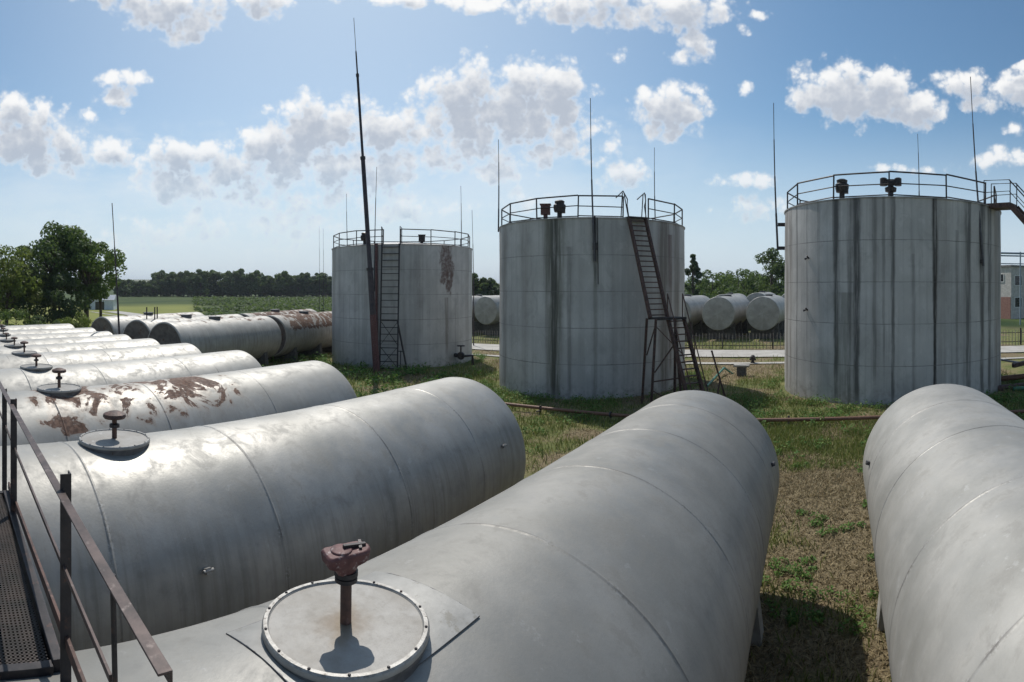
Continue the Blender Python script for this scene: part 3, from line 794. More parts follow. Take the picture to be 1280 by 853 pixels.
# --- left tank
H1, R1 = 8.0, 5.09
m1 = upright_paint('upright_paint_plain', H1, [(35, .28, .55, .8, 4.6, BRN), (-28, .3, .25, 0, 8, BRN), (14, .25, .2, 2, 8, BRN), (62, .5, .3, 0, 8, BRN), (-70, .6, .35, 0, 8, BRN)], [(35, .95, 5.2, 8.0), (37, .4, 4.5, 6.2)], (.50, .485, .465), 2.0, 5, .40, R1)
t1, c1, a1_, _ = upright_tank(502.5, 87, 40.8, R1, H1, 'upright grey tank with a red brown rust patch below its rim and a vertical ladder', m1, (-14, -1), 15)
tv = Vector((cos(R_(-8)), sin(R_(-8)), 0))
flight(t1, pol(R1 + .10, -8, H1 + .05), pol(R1 + .95, -8, 0.0), tv, 1.12, 19, .085, DARK, 'ladder')
fl = MB(); A_ = lambda rr, off, z: pol(R1 + rr, -8, z) + tv * off
for z0_, z1_ in ((.3, 1.5), (1.7, 3.1)):
    r0, r1 = .92 - z0_ * .1, .92 - z1_ * .1
    fl.bar(A_(r0, -.52, z0_), A_(r1, .52, z1_), .05, .03).bar(A_(r0, .52, z0_), A_(r1, -.52, z1_), .05, .03)
fl.bar(A_(.6, -.6, 3.2), A_(.6, .6, 3.2), .09, .09).bar(A_(.6, .5, 3.2), A_(1.0, 1.2, .0), .08, .08).bar(A_(.6, .72, 1.3), A_(1.0, .75, .0), .06, .06).bar(A_(.8, .55, 1.3), A_(.85, 1.0, 1.25), .05, .05)
fl.build('ladder_brace', DARK, t1, 0)
for off in (-.6, .6):
    gb = MB().tube([A_(.08, off, H1), A_(.05, off, H1 + 1.15), A_(-.5, off * 1.05, H1 + 1.1), A_(-.5, off * 1.05, H1)], .028, 6).tube([A_(.06, off, H1 + .6), A_(-.5, off * 1.05, H1 + .6)], .02, 6)
    gb.build('grab_rail', DARK, t1, 40)
MB().tube([pol(R1 + .12, -18, .1), pol(R1 + .12, -18.4, 4.2), pol(R1 + .1, -18.4, H1 + .1)], .085, 10).tube([pol(R1 + .3, -18.2, 4.2), pol(R1, -18.2, 4.2)], .05, 8).build('red_drain_pipe', REDV, t1)
breather(t1, -32, R1, H1, 'can', DARK); breather(t1, 20, R1 - .8, H1, 'box', DARK)
vb = MB(); q0 = pol(R1, 44, .75); qd = pol(1, 44, 0); qt = Vector((cos(R_(44)), sin(R_(44)), 0))
vb.tube([q0 - qd * .1, q0 + qd * .75], .13, 12).lathe([(.2, -.2), (.26, -.1), (.26, .1), (.2, .2)], 14, q0 + qd * .5, axis='y').tube([q0 + qd * .5, q0 + qd * .5 + Vector((0, 0, .65))], .05, 8)
vb.tube([q0 + qd * .75, q0 + qd * 1.0 + qt * .6, q0 + qd * 1.0 + qt * .62 - Vector((0, 0, .75))], .09, 10)
for k in range(12):
    an = 2 * pi * k / 12; an2 = 2 * pi * (k + 1) / 12; cc = q0 + qd * .5 + Vector((0, 0, .65))
    vb.tube([cc + (qt * cos(an) + qd * sin(an)) * .26, cc + (qt * cos(an2) + qd * sin(an2)) * .26], .025, 6)
    if k % 3 == 0: vb.tube([cc, cc + (qt * cos(an) + qd * sin(an)) * .26], .018, 6)
vb.build('gate_valve', DARK, t1, 40)

# --- middle tank
H2, R2 = 8.05, 4.82
m2 = upright_paint('upright_paint_streaked', H2, [(-20.4, .62, .85, 0, 8.05, GRN), (-20.4, .25, .6, 0, 8.05, BLK), (-12, .2, .4, 0, 6.8, BLK), (1.6, .12, .75, 5.2, 8.05, BLK), (1.8, .2, .4, 0, 7, GRN), (44, .55, .7, 0, 8.05, BRN), (58, .5, .6, 0, 8.05, BRN), (50, .25, .7, 1, 7.5, (.09, .04, .035)), (-62, .5, .45, 0, 8.05, BRN), (-75, .4, .35, 0, 8.05, BRN), (-40, .4, .22, 0, 8.05, BRN), (12, .3, .2, 0, 8, BRN)], [], (.48, .465, .445), 6.0, 5, .45, R2)
t2, c2, a2_, _ = upright_tank(740, 115, 29.3, R2, H2, 'upright grey tank in the middle with a slanting stair and one broad dark streak', m2, (17, 33), 14)
an = 24.0; tv = Vector((cos(R_(an)), sin(R_(an)), 0)); B_ = lambda rr, off, z: pol(R2 + rr, an, z) + tv * off
LZ = 3.75
l1 = flight(t2, B_(.12, 0, H2 + .02), B_(2.0, 0, LZ), tv, .84, 19, .105, RUSTY, 'upper_ladder', None, .16)
l2 = flight(t2, B_(2.35, .60, LZ), B_(4.15, .60, 0), tv, .78, 14, .105, RUSTY, 'lower_ladder', None, .16)
hr2 = MB()
for off in (.23, .97):
    hr2.tube([B_(2.3, off, LZ), B_(2.3, off, LZ + 1.0), B_(4.1, off, .95), B_(4.15, off, 0)], .025, 6)
hr2.tube([B_(3.2, .97, LZ / 2), B_(3.2, .97, LZ / 2 + .95)], .022, 6)
hr2.build('handrail', RUSTY, l2, 40)
ld = MB()
ld.box(B_(2.2, .28, LZ), (1.46, .7, .05), R_(an)).bar(B_(1.86, -.44, LZ - .03), B_(1.86, 1.0, LZ - .03), .05, .08).bar(B_(2.54, -.44, LZ - .03), B_(2.54, 1.0, LZ - .03), .05, .08)
ld.build('landing', DARK, t2, 0)
lg = [(2.58, -.44, 2.75, -.78), (2.58, .44, 3.1, .5), (1.85, -.44, 1.6, -.55), (1.85, .95, 1.7, 1.0)]
for (r0, o0, r1, o1) in lg:
    MB().angle(B_(r1, o1, -.05), B_(r0, o0, LZ - .02), .10, .014, (0, 1, 0)).build('leg', RUSTY, t2, 0)
br = MB()
br.bar(B_(2.7, -.68, 1.25), B_(2.95, .47, 1.35), .05, .05).bar(B_(2.6, -.46, 3.4), B_(3.08, .48, 2.3), .04, .04).bar(B_(2.66, -.6, 1.6), B_(2.75, .45, 2.9), .045, .045).bar(B_(2.72, -.72, .9), B_(3.08, .49, .1), .04, .04).bar(B_(2.62, -.5, 3.6), B_(1.8, -.47, 2.2), .04, .04)
br.build('leg_brace', RUSTY, t2, 0)
st = MB()  # the loose trestle beside the foot of the stair
st.bar(B_(3.3, 1.75, 2.4), B_(3.5, 2.45, 0), .06, .06).bar(B_(3.42, 2.1, 1.25), B_(3.6, 1.7, 0), .05, .05)
st.build('stair_prop', RUSTY, t2, 0)
tp = MB()
tp.box(B_(-.1, 0, H2 + .06), (.95, .7, .06), R_(an))
for off in (-.44, .44):
    tp.tube([B_(.16, off, H2), B_(-.02, off, H2 + .62), B_(.06, off * 1.05, H2 + .85), B_(-.2, off * 1.25, H2 + 1.25), B_(-.9, off * 1.25, H2 + 1.05)], .026, 6).tube([B_(-.45, off * 1.2, H2), B_(-.3, off * 1.2, H2 + 1.2)], .026, 6)
    tp.tube([B_(.1, off, H2 + .05), B_(-.12, off * 1.25, H2 + 1.18)], .024, 6)
tp.build('top_platform', DARK, t2, 30)
breather(t2, -29, R2, H2, 'box', REDV); breather(t2, -19.5, R2, H2, 'can', DARK)
cb = MB(); cb.tube([pol(R2 + .05, 1.4, H2 + .1), pol(R2 + .05, 1.6, H2 - 1.9)], .035, 8).box(pol(R2 + .06, 1.5, H2 - 1.25), (.2, .14, .3)).tube([pol(R2 + .04, 2.8, H2 + .0), pol(R2 + .04, 3.2, H2 - 2.9)], .018, 6)
cb.build('rod_clamp', DARK, t2, 30)

# --- right tank
H3, R3 = 8.19, 5.13
S3 = [(-26, .22, .85, 0, 8.2, BLK), (-22.5, .7, .45, 0, 4.5, GRN), (-16, .26, .85, 0, 8.2, BLK), (-19.5, .16, .5, 0, 8.2, BLK), (-8, .14, .4, 1, 8.2, BLK), (0, .14, .75, 0, 8.2, BLK), (-4, .1, .4, 2, 8.2, BLK),
      (18.8, .17, 1.0, 0, 8.2, (.022, .02, .02)), (22, .5, .3, 0, 8.2, BRN), (30, .12, .4, 0, 7, BLK), (36.5, .22, .7, 0, 8.2, BLK), (38, .1, .5, 0, 8.2, BLK), (47, .3, .8, 0, 8.2, BLK), (54, .3, .75, 0, 8.2, BLK), (63, .5, .6, 0, 8.2, BRN), (70, .4, .7, 0, 8.2, BLK),
      (-53, .12, .5, 0, 8.2, BLK), (-61, .3, .5, 0, 8.2, BRN), (-68, .5, .6, 0, 8.2, BRN), (-44, .1, .3, 2, 8.2, BLK), (-36, .12, .3, 4, 8.2, BLK), (9, .12, .35, 0, 6, BLK)]
m3 = upright_paint('upright_paint_heavily_streaked', H3, S3, [], (.49, .475, .455), 11.0, 5, .5, R3)
t3, c3, a3_, _ = upright_tank(1116, 135, 26.77, R3, H3, 'upright grey tank covered in many thin dark streaks, stair descending to the right', m3, (52, 64), 13, 1.02)
breather(t3, -26, R3, H3, 'can', DARK); breather(t3, -1, R3, H3, 'tee', DARK)
an3 = 58.0; tv = Vector((cos(R_(an3)), sin(R_(an3)), 0)); C_ = lambda rr, off, z: pol(R3 + rr, an3, z) + tv * off
ld = MB(); ld.box(C_(.35, 0, H3 + .02), (.9, 1.2, .2), R_(an3)); ld.build('landing', RUSTY, t3, 0)
l3 = flight(t3, C_(.95, 0, H3 + .0), C_(8.4, 0, .0), tv, .8, 34, .08, RUSTY, 'stair', None, .24)
hs = MB()
for off in (-.42, .42):
    hs.tube([C_(-.25, off, H3), C_(-.25, off, H3 + 1.12), C_(.9, off, H3 + 1.08), C_(8.35, off, 1.05), C_(8.4, off, 0)], .027, 6)
    hs.tube([C_(-.25, off, H3 + .6), C_(.9, off, H3 + .6), C_(8.35, off, .6)], .018, 6)
    for q in (0, .13, .27, .41, .55, .7, .85): 
        p_ = C_(.95, off, H3).lerp(C_(8.4, off, 0), q); hs.tube([p_, p_ + Vector((0, 0, 1.06))], .024, 6)
hs.build('handrail', DARK, l3, 40)
for rr in (4.6,):
    for off in (-.42, .42): MB().bar(C_(rr, off, H3 * .5), C_(rr + .1, off * 1.6, 0), .08, .08).build('leg', RUSTY, t3, 0)
for (aa, zz) in ((-43, 5.9), (-44, 3.75)):
    b = pol(R3 + .02, aa, zz); tt = Vector((cos(R_(aa)), sin(R_(aa)), 0))
    lt = MB().bar(b - tt * .07, b - tt * .07 + pol(.12, aa, 0), .03, .05).bar(b + tt * .07, b + tt * .07 + pol(.12, aa, .1), .03, .06).bar(b - tt * .08 + pol(.1, aa, -.05), b + tt * .08 + pol(.1, aa, .02), .03, .03)
    lt.build('bracket', DARK, t3, 0)

# ------------------------------------------------------------------ lightning rods and masts
def rod(label, pts, r0, r1, m=ROD, name='lightning_rod', clamps=(), cat='lightning rod', collars=True):
    b = Vector(pts[0]); o = thing(name, label, cat, b)
    pts = [Vector(p) - b for p in pts]; tot = pts[-1] - pts[0]
    secs = 4; P2 = []; Rs = []
    for k in range(secs):
        f0, f1 = k / secs, (k + 1) / secs; r = r0 + (r1 - r0) * k / (secs - 1)
        bow = lambda q: pts[0] + tot * q + Vector((sin(q * pi) * .012 * tot.length * (.5 if len(label) % 2 else -.5), 0, 0))
        P2 += [bow(f0 + (.004 if k else 0)), bow(f0 + .6 * (f1 - f0)), bow(f1 - .004)]; Rs += [r, r, r * .97]
    MB().tube(P2, Rs, 8).build('mast' if name != 'lightning_rod' else 'rod', m, o, 60)
    for (p_, q_) in clamps:
        MB().bar(Vector(p_) - b, Vector(q_) - b, .12, .16).build('clamp', DARK, o, 0)
    return o

def on_rim(c, a, R, an, z, extra=0.0):
    M = Matrix.Rotation(-a, 3, 'Z'); return c + M @ pol(R + extra, an, z)
def topped(base, u, v):
    d = math.hypot(base.x, base.y); return W(u, v, d)
# tall mast in front of the left tank
mb = W(471, 466, 34.0); mb.z = g(mb.x, mb.y) - .1
mt = W(443, 34, 34.4)
o = thing('lightning_mast', 'tallest dark mast, leaning left in front of the rust patched upright tank', 'mast', mb)
dv = mt - mb; Pm = []; Rm = []
for (f0, f1, r) in ((0, .30, .20), (.30, .62, .145), (.62, .86, .085), (.86, .93, .05), (.93, 1.03, .018)):
    Pm += [dv * (f0 + .003), dv * (f1 - .003)]; Rm += [r, r * .93]
MB().tube(Pm, Rm, 12).build('mast', MASTM, o, 50)
MB().tube([dv * 0, dv * .17], [.215, .206], 12).build('painted_foot', REDV, o, 50)
for q in (.30, .62, .86): MB().tube([dv * (q - .004), dv * (q + .004)], .225 if q < .5 else (.165 if q < .7 else .10), 10).build('collar', DARK, o, 40)

b_ = on_rim(c1, a1_, R1, -20, 5.0, .1); rod('thin rod rising beside the ladder of the rust patched upright tank', [b_, topped(b_, 471, 208)], .045, .015)
b_ = on_rim(c1, a1_, R1, -125, H1 - 1.0, .08); rod('short thin rod at the back left of the rust patched upright tank', [b_, topped(b_, 433, 242)], .04, .014)
b_ = W(576.5, 300, 44.0); b_.z = c1.z + H1 - .3; rod('short rod at the right rim of the rust patched upright tank', [b_, topped(b_, 576, 232)], .04, .015)
b_ = on_rim(c2, a2_, R2, -83, H2 - 1.0, .06); b_.z = c2.z + H2 - .15; rod('rod at the left edge of the middle upright tank', [b_, topped(b_, 623, 174)], .04, .015)
b_ = on_rim(c2, a2_, R2, 1.4, H2 - 1.9, .13); rod('rod standing at the front rim of the middle upright tank', [b_, topped(b_, 738, 122)], .05, .016)
b_ = on_rim(c2, a2_, R2, 148, H2 - .5, .08); b_ = Vector((W(820, 270, math.hypot(b_.x, b_.y)).x, W(820, 270, math.hypot(b_.x, b_.y)).y, b_.z)); rod('rod behind the stair head of the middle upright tank', [b_, topped(b_, 818, 184)], .045, .015)
b_ = on_rim(c3, a3_, R3, -78, H3 - 1.75, .33); M3 = Matrix.Rotation(-a3_, 3, 'Z')
pin = lambda z: (b_ + Vector((0, 0, z)), c3 + M3 @ pol(R3 - .02, -78, H3 - 1.75 + z))
rod('rod bracketed off the left edge of the streaked upright tank', [b_, topped(b_, 967, 128)], .05, .016, clamps=[pin(.1), pin(1.2)])
b_ = on_rim(c3, a3_, R3, 46, H3 - 2.6, .12); rod('tall rod at the front right rim of the streaked upright tank', [b_, topped(b_, 1213, 95)], .05, .017, clamps=[(b_ + Vector((0, 0, .2)), b_ + Vector((-.1, .1, .2)))])
b_ = W(1149, 245, 31.0); b_.z -= .8; rod('thin rod on the back rim of the streaked upright tank', [b_, topped(b_, 1147, 167)], .035, .014)
def ground_rod(u, ub, vt, d, label, r=.05, name='lightning_rod'):
    a = W(ub, 400, d); a.z = g(a.x, a.y) - .1; return rod(label, [a, W(u, vt, d)], r, r * .35, MASTM, name)
ground_rod(140, 152, 253, 31.5, 'lone leaning rod behind the far end of the lying tank row', .075)
ground_rod(590, 592, 262, 50, 'thin rod on the ground right of the rust patched upright tank', .055)
ground_rod(404, 404, 285, 120, 'very thin distant rod left of the rust patched upright tank, inner one of two', .06)
ground_rod(399, 399, 283, 122, 'very thin distant rod left of the rust patched upright tank, outer one of two', .06)

# ------------------------------------------------------------------ rusty rows beyond the left end and fenced tanks behind
rustA = tank_paint('old_tank_grey', .44, .2, .52, .7, (-9.5, -.3, -.8, .6, .85), 40.0, (-2.2, -4.4, -6.6))
rustB = tank_paint('old_tank_rusty', .40, .15, .6, .9, (-9.5, -.2, -1.3, 1.3, .72), 47.0, (-2.2, -4.4, -6.6))
greyE = tank_paint('old_tank_dusty', .40, .3, .5, .5, (-9.5, -.2, -.7, .7, .92), 53.0, (-2.5, -5.0, -7.5))
def old_tank(a, b, r, label, m, group, n=64, hatch=True, pipes=0, seed=0.0, dish=-.28):
    """a: near end of the crown, b: far end"""
    root = thing('lying_tank', label, 'fuel tank', group=group)
    d = place_axis(root, a, b); L = (b - a).length; root.location = b - Vector((0, 0, r))
    shell_mb(L, r, (-L * .25, -L * .5, -L * .75), n, dish, seed).build('shell', m, root, 50)
    if dish < 0:
        MB().lathe([(max(.001, (r - .09) * q / 7), -L - .066 - dish * (1 - (q / 7) ** 2)) for q in range(8)], n, axis='y', capa=False, capb=False).build('end_cap', CAPM, root, 50)  # dark disc over the hollow end, its shade painted in
    for q in (.15, .5, .85):
        wp = root.location + d * (-L * q)
        saddle_mb(-L * q, r, wp.z - g(wp.x, wp.y) + .05).build('saddle', CONCD, root, 0)
    if hatch:
        MB().lathe([(.36, r - .08), (.36, r + .12), (.4, r + .12), (.4, r + .16), (.001, r + .17)], 24, (0, -L * .55, 0), capb=False).build('hatch_lid', NECK, root)
    for k in range(pipes):
        MB().tube([(.25 * (k % 2), -L * .92 + .45 * k, r - .03), (.25 * (k % 2), -L * .92 + .45 * k, r + .75)], .04, 8).build('vent_pipe', DARK, root)
    return root
gO = 'old tanks lying beyond the end of the row'
zt = lambda x, y, h: g(x, y) + h
old_tank(Vector((-28.9, 12.0, EYE - 1.90)), Vector((-32.4, 20.8, EYE - 1.93)), 1.45, 'long grey old lying tank with scuffed crown, end to end with a rusty one', rustA, gO, pipes=0, seed=3)
old_tank(Vector((-32.7, 21.5, EYE - 1.93)), Vector((-36.4, 30.8, EYE - 1.95)), 1.45, 'very rusty brown old lying tank touching the left upright tank in view', rustB, gO, seed=5)
old_tank(Vector((-32.3, 11.6, EYE - 1.95)), Vector((-35.9, 20.6, EYE - 1.93)), 1.45, 'old lying tank with three thin vent pipes, behind the scuffed grey one', rustA, gO, pipes=3, seed=7)
old_tank(Vector((-36.2, 21.3, EYE - 1.93)), Vector((-39.9, 30.4, EYE - 1.88)), 1.45, 'old lying tank hidden behind the very rusty brown one', rustB, gO, seed=9)
old_tank(Vector((-37.3, 10.8, EYE - 2.0)), Vector((-40.9, 19.8, EYE - 1.95)), 1.45, 'small looking pale grey old tank farthest left, beside the lone leaning rod', rustA, gO, seed=11)
gF = 'tanks behind the fence'
for (x, y, z, r, lab, nn) in (
    (-13.9, 51, -.83, 1.56, 'lying tank behind the fence half hidden by the middle upright tank', 1),
    (-9.75, 51, -.83, 1.56, 'lying tank behind the fence with a pale grey round end, left of two in view', 2),
    (-5.6, 51, -.80, 1.56, 'lying tank behind the fence with a pale bluish round end beside the streaked tank', 3),
    (-11.7, 64, -.75, 1.6, 'lying tank in the second line behind the fence, leftmost there', 4),
    (-7.7, 64, -.55, 1.6, 'lying tank in the second line behind the fence, between the two round ends', 5),
    (-3.7, 64, -.45, 1.6, 'lying tank in the second line behind the fence, nearest the streaked tank', 6),
    (-35.2, 51, -.95, 1.56, 'lying tank seen through the gap between the left and middle upright tanks', 7),
    (-39.4, 51, -.95, 1.56, 'lying tank just left in the gap between left and middle upright tanks', 8)):
    old_tank(Vector((x, y, EYE + z)), Vector((x + .3, y + 10, EYE + z)), r, lab, greyE, gF, 56, True, 0, nn * 1.7, .04)

# ------------------------------------------------------------------ fence along the road
fx0, fx1, fy = -52.0, 40.0, 43.6
fe = thing('picket_fence', 'low steel picket fence running along the far side of the pale road', 'fence', (0, fy, 0))
pk = MB(); x = fx0
while x < fx1:
    z = g(x, fy); hh = 1.2 + .06 * random.random(); pk.bar((x, random.uniform(-.02, .02), z), (x + random.uniform(-.03, .03), 0, z + hh), .045, .02, (0, 1, 0)); x += .27
pk.build('pickets', FENCEM, fe, 0)
rl = MB()
for zz in (.28, 1.02):
    x = fx0
    while x < fx1: rl.bar((x, .03, g(x, fy) + zz), (x + 4, .03, g(x + 4, fy) + zz), .04, .05); x += 4
rl.build('fence_rail', DARK, fe, 0)
x = fx0
while x <= fx1: MB().box((x, .07, g(x, fy) + .68), (.11, .09, 1.45)).build('fence_post', DARK, fe, 0); x += 4

# ------------------------------------------------------------------ pipeline and small things in the yard
pz = lambda x, y: g(x, y) + .22
pts = [(x, 18.9 + .25 * smooth(-6, -14, x) + .02 * mnoise.noise(Vector((x, 0, 0))), pz(x, 18.9) - .05 * 0) for x in [-15 + i * 1.0 for i in range(25)]]
pl_ = thing('pipeline', 'thin rusty pipeline running low over the grass in front of the upright tanks', 'pipe', (-3, 18.9, 0))
MB().tube([Vector(p) - Vector((-3, 18.9, 0)) for p in pts], .065, 12).build('pipe', PIPEB, pl_)
for x in (-12.5, -7.6, -2.6, 2.4, 7.3): MB().tube([(x + 3, .0, pz(x, 18.9)), (x + 3.05, .0, pz(x, 18.9))], .12, 12).build('pipe_flange', DARK, pl_, 30)
for x in (-13.0, -10.55, -6, -1.2, 3.5, 8):
    MB().box((x + 3, .12, g(x, 18.9) + .12), (.07, .07, .40)).box((x + 3, .0, g(x, 18.9) + .125), (.08, .3, .04)).build('pipe_support', DARK, pl_, 0)

def at_ground(u, v):
    d = 25.0
    for _ in range(30):
        a = (u - XV) / F; x, y = d * sin(a), d * cos(a); d = (EYE - g(x, y)) * F / (v - Y0)
    return Vector((x, y, g(x, y)))
q = at_ground(884, 484)
e_ = at_ground(905, 468); e_.z += .35
gp = thing('green_pipe', 'green painted pipe leaning in the weeds by the stair foot', 'pipe', q)
MB().tube([(0, 0, .05), e_ - q], .06, 10).tube([e_ - q, e_ - q + Vector((.5, .1, -.35))], .05, 10).build('pipe', GREENP, gp)
q = at_ground(927, 470)
hb = thing('valve_box', 'small grey box on a short post standing in the grass', 'valve box', q)
MB().box((0, 0, .55), (.85, .5, .10)).build('lid', CONC, hb, 0, .01); MB().box((0, 0, .22), (.5, .32, .56)).build('box', NECK, hb, 0, .01)
q = at_ground(941, 455)
hy = thing('hydrant', 'small black hydrant beside the narrow path', 'hydrant', q)
MB().lathe([(.16, 0), (.16, .09), (.10, .10), (.10, .34), (.17, .36), (.17, .44), (.09, .54), (.01, .56)], 16, capb=False).build('body', DARK, hy); MB().tube([(-.2, 0, .28), (.2, 0, .28)], .06, 10).build('outlet', DARK, hy)

# scrap heap at the right edge
q0 = at_ground(1270, 486)
sc_i = 0
scl = ['rusty scrap pipe lying lowest in the heap right of the streaked tank', 'rusty scrap pipe crossing the heap right of the streaked tank', 'pale plank sticking out of the heap right of the streaked tank', 'brown scrap beam on top of the heap right of the streaked tank', 'greenish scrap pipe at the foot of the heap', 'short dark scrap pipe in the heap']
for k, (dx_, dy_, z_, L_, an_, tilt, r_, m_) in enumerate(((0, 0, .15, 4.5, .15, .02, .15, RUSTY), (.3, .5, .5, 4.2, -.45, .12, .13, PIPEB), (-.2, 1.0, .95, 4.0, -.35, -.16, .10, FENCEM), (.6, 1.2, 1.15, 3.6, .3, .1, .13, RUSTY), (.0, -.7, .14, 3.2, .05, .0, .09, GREENP), (1.0, .4, .82, 2.6, .6, -.1, .12, DARK))):
    b = q0 + Vector((dx_ + 1.2, dy_, z_)); dv = Vector((cos(an_) * cos(tilt), sin(an_) * cos(tilt), sin(tilt))) * L_ / 2
    if k in (2, 3): o = MB().bar(-dv, dv, .3 if k == 2 else .2, .07 if k == 2 else .2).build('scrap_beam' if k == 3 else 'plank', m_, None, 0, .006, loc=b)
    else:
        o = MB().tube([-dv, dv], r_, 14).build('scrap_pipe', m_, None, 30, loc=b)
    tag(o, scl[k], 'scrap', 'scrap heap at the right')

# ------------------------------------------------------------------ buildings
def at_d(u, d):
    a = (u - XV) / F; return Vector((d * sin(a), d * cos(a), 0))
c_ = at_d(1264, 84); c_.z = g(c_.x, c_.y) - .1
bd = thing('brick_building', 'two storey pale beige building with dark windows beyond the fence at the right', 'building', c_, (0, 0, R_(30)))
# corner of the two visible walls at local origin: one runs to -x (lit), one to +y... both seen
Hb = 8.0
wl = MB(); wl.box((6.0, 7.0, Hb / 2), (12, 14, Hb)); wl.build('wall', simple('beige_brick', (.40, .375, .34), (.54, .51, .47), 2.2, 0, .85, .006, (.30, .27, .24)), bd, 0)
MB().box((6.0, 7.0, Hb + .12), (12.5, 14.5, .24)).build('roof', ROOFM, bd, 0)
def window(root, p, w_, h_, face):
    fr = MB(); gl = MB(); ex = Vector((1, 0, 0)) if face == 'y' else Vector((0, 1, 0)); nrm = Vector((0, -1, 0)) if face == 'y' else Vector((-1, 0, 0))
    p = Vector(p)
    for s_ in (-1, 1):
        fr.bar(p + ex * s_ * w_ / 2 + nrm * .03 - Vector((0, 0, h_ / 2)), p + ex * s_ * w_ / 2 + nrm * .03 + Vector((0, 0, h_ / 2)), .1, .1)
        fr.bar(p - ex * (w_ / 2 - .05) + nrm * .03 + Vector((0, 0, s_ * h_ / 2)), p + ex * (w_ / 2 - .05) + nrm * .03 + Vector((0, 0, s_ * h_ / 2)), .1, .1)
    o = fr.build('window', WHITEM, root, 0)
    gl.bar(p - ex * w_ / 2 + nrm * .012, p + ex * w_ / 2 + nrm * .012, .02, h_, (0, 0, 1)); gl.build('pane', GLASS, o, 0)
for xx in (1.6, 4.2, 6.8, 9.6):
    for zz in (2.6, 5.9): window(bd, (xx, 0, zz), 1.7, 1.5, 'y')
for yy in (2.0, 5.5, 9.0):
    window(bd, (0, yy, 6.3), 1.1, 1.2, 'x')
MB().box((-.03, 3.4, 1.7), (.06, 6.6, 3.4)).build('red_dado', simple('red_brick', (.22, .10, .08), (.30, .17, .13), 6, 0, .85, .004), bd, 0)
# pale steel gantry behind it
gq = at_d(1266, 70); gq.z = g(gq.x, gq.y)
gt = thing('pipe_gantry', 'pale blue steel pipe gantry rising over the pale beige building', 'gantry', gq)
for xx in (-1.8, 1.0, 4.0): MB().bar((xx, 0, 0), (xx, 0, 9.2), .14, .14).build('gantry_post', BLUEST, gt, 0)
gtb = MB(); gtb.tube([(-2.6, 0, 9.0), (6.5, 0, 9.0)], .12, 8).tube([(-2.6, .4, 8.7), (6.5, .4, 8.7)], .09, 8).bar((-2.4, .2, 7.7), (6.5, .2, 7.7), .1, .12); gtb.build('pipe_run', BLUEST, gt, 30)

hq = at_d(129, 150); hq.z = g(hq.x, hq.y)
hs_ = thing('small_house', 'small white house with a dark doorway beside the field under the trees', 'house', hq, (0, 0, R_(62)))
MB().box((0, 0, 1.3), (6.5, 5, 2.6)).build('wall', simple('blue_white_wall', (.50, .54, .58), (.6, .64, .68), 2, 0, .8, .002), hs_, 0)
MB().add([(-3.5, -2.8, 2.55), (3.5, -2.8, 2.55), (3.5, 2.8, 2.55), (-3.5, 2.8, 2.55), (-3.5, 0, 3.9), (3.5, 0, 3.9)], [(0, 1, 5, 4), (2, 3, 4, 5), (0, 4, 3), (1, 2, 5), (3, 2, 1, 0)]).build('roof', simple('slate_roof', (.36, .38, .42), (.45, .47, .5), 2, 0, .8, .002), hs_, 0)
MB().box((-.4, -2.53, 1.05), (2.4, .06, 2.1)).build('door', GLASS, hs_, 0)

# ------------------------------------------------------------------ trees
def leaf_mat(name, dark, light, warm):
    m, t, p = mat(name); gi = t.new('ShaderNodeNewGeometry'); rnd = gi.outputs['Random Per Island']
    co = objco(t); cl = t.noise(co, .35, 3, .5)
    c = t.mix(rnd, dark, light); c = t.mix(t.ss(cl, .5, .72), c, warm)
    t.put(p.inputs['Base Color'], c); p.inputs['Roughness'].default_value = .6; p.inputs['Specular IOR Level'].default_value = .25
    tr = t.new('ShaderNodeBsdfTranslucent'); t.put(tr.inputs[0], t.mix(.5, c, (.14, .20, .03)))
    mx = t.new('ShaderNodeMixShader'); mx.inputs[0].default_value = .48
    o = t.n['Material Output']; t.l.new(p.outputs[0], mx.inputs[1]); t.l.new(tr.outputs[0], mx.inputs[2]); t.l.new(mx.outputs[0], o.inputs[0])
    return m
LF = [leaf_mat('leaves_deep_green', (.045, .085, .032), (.10, .155, .055), (.13, .18, .06)),
      leaf_mat('leaves_yellow_green', (.11, .15, .035), (.21, .26, .06), (.28, .29, .08)),
      leaf_mat('leaves_blue_green', (.045, .08, .042), (.085, .13, .06), (.11, .155, .065)),
      leaf_mat('leaves_mid_green', (.06, .11, .03), (.125, .19, .052), (.16, .215, .06))]

def leafball(vs, fs, c, r, n, size, rng, flat=.8):
    for _ in range(n):
        while True:
            d = Vector((rng.uniform(-1, 1), rng.uniform(-1, 1), rng.uniform(-1, 1)))
            if .05 < d.length < 1: break
        rr = d.length ** .35; d.normalize()
        p_ = c + Vector((d.x * r * rr, d.y * r * rr, d.z * r * rr * flat))
        nrm = (d + Vector((rng.gauss(0, .6), rng.gauss(0, .6), rng.gauss(0, .6) + .3))).normalized()
        x = nrm.orthogonal().normalized(); x.rotate(Matrix.Rotation(rng.uniform(0, 6.28), 3, nrm)); y = nrm.cross(x)
        s_ = size * rng.uniform(.6, 1.35); o = len(vs)
        vs += [tuple(p_ - x * s_), tuple(p_ - y * s_ * .55 + x * s_ * .1), tuple(p_ + x * s_), tuple(p_ + y * s_ * .55 + x * s_ * .1)]
        fs.append((o, o + 1, o + 2, o + 3))

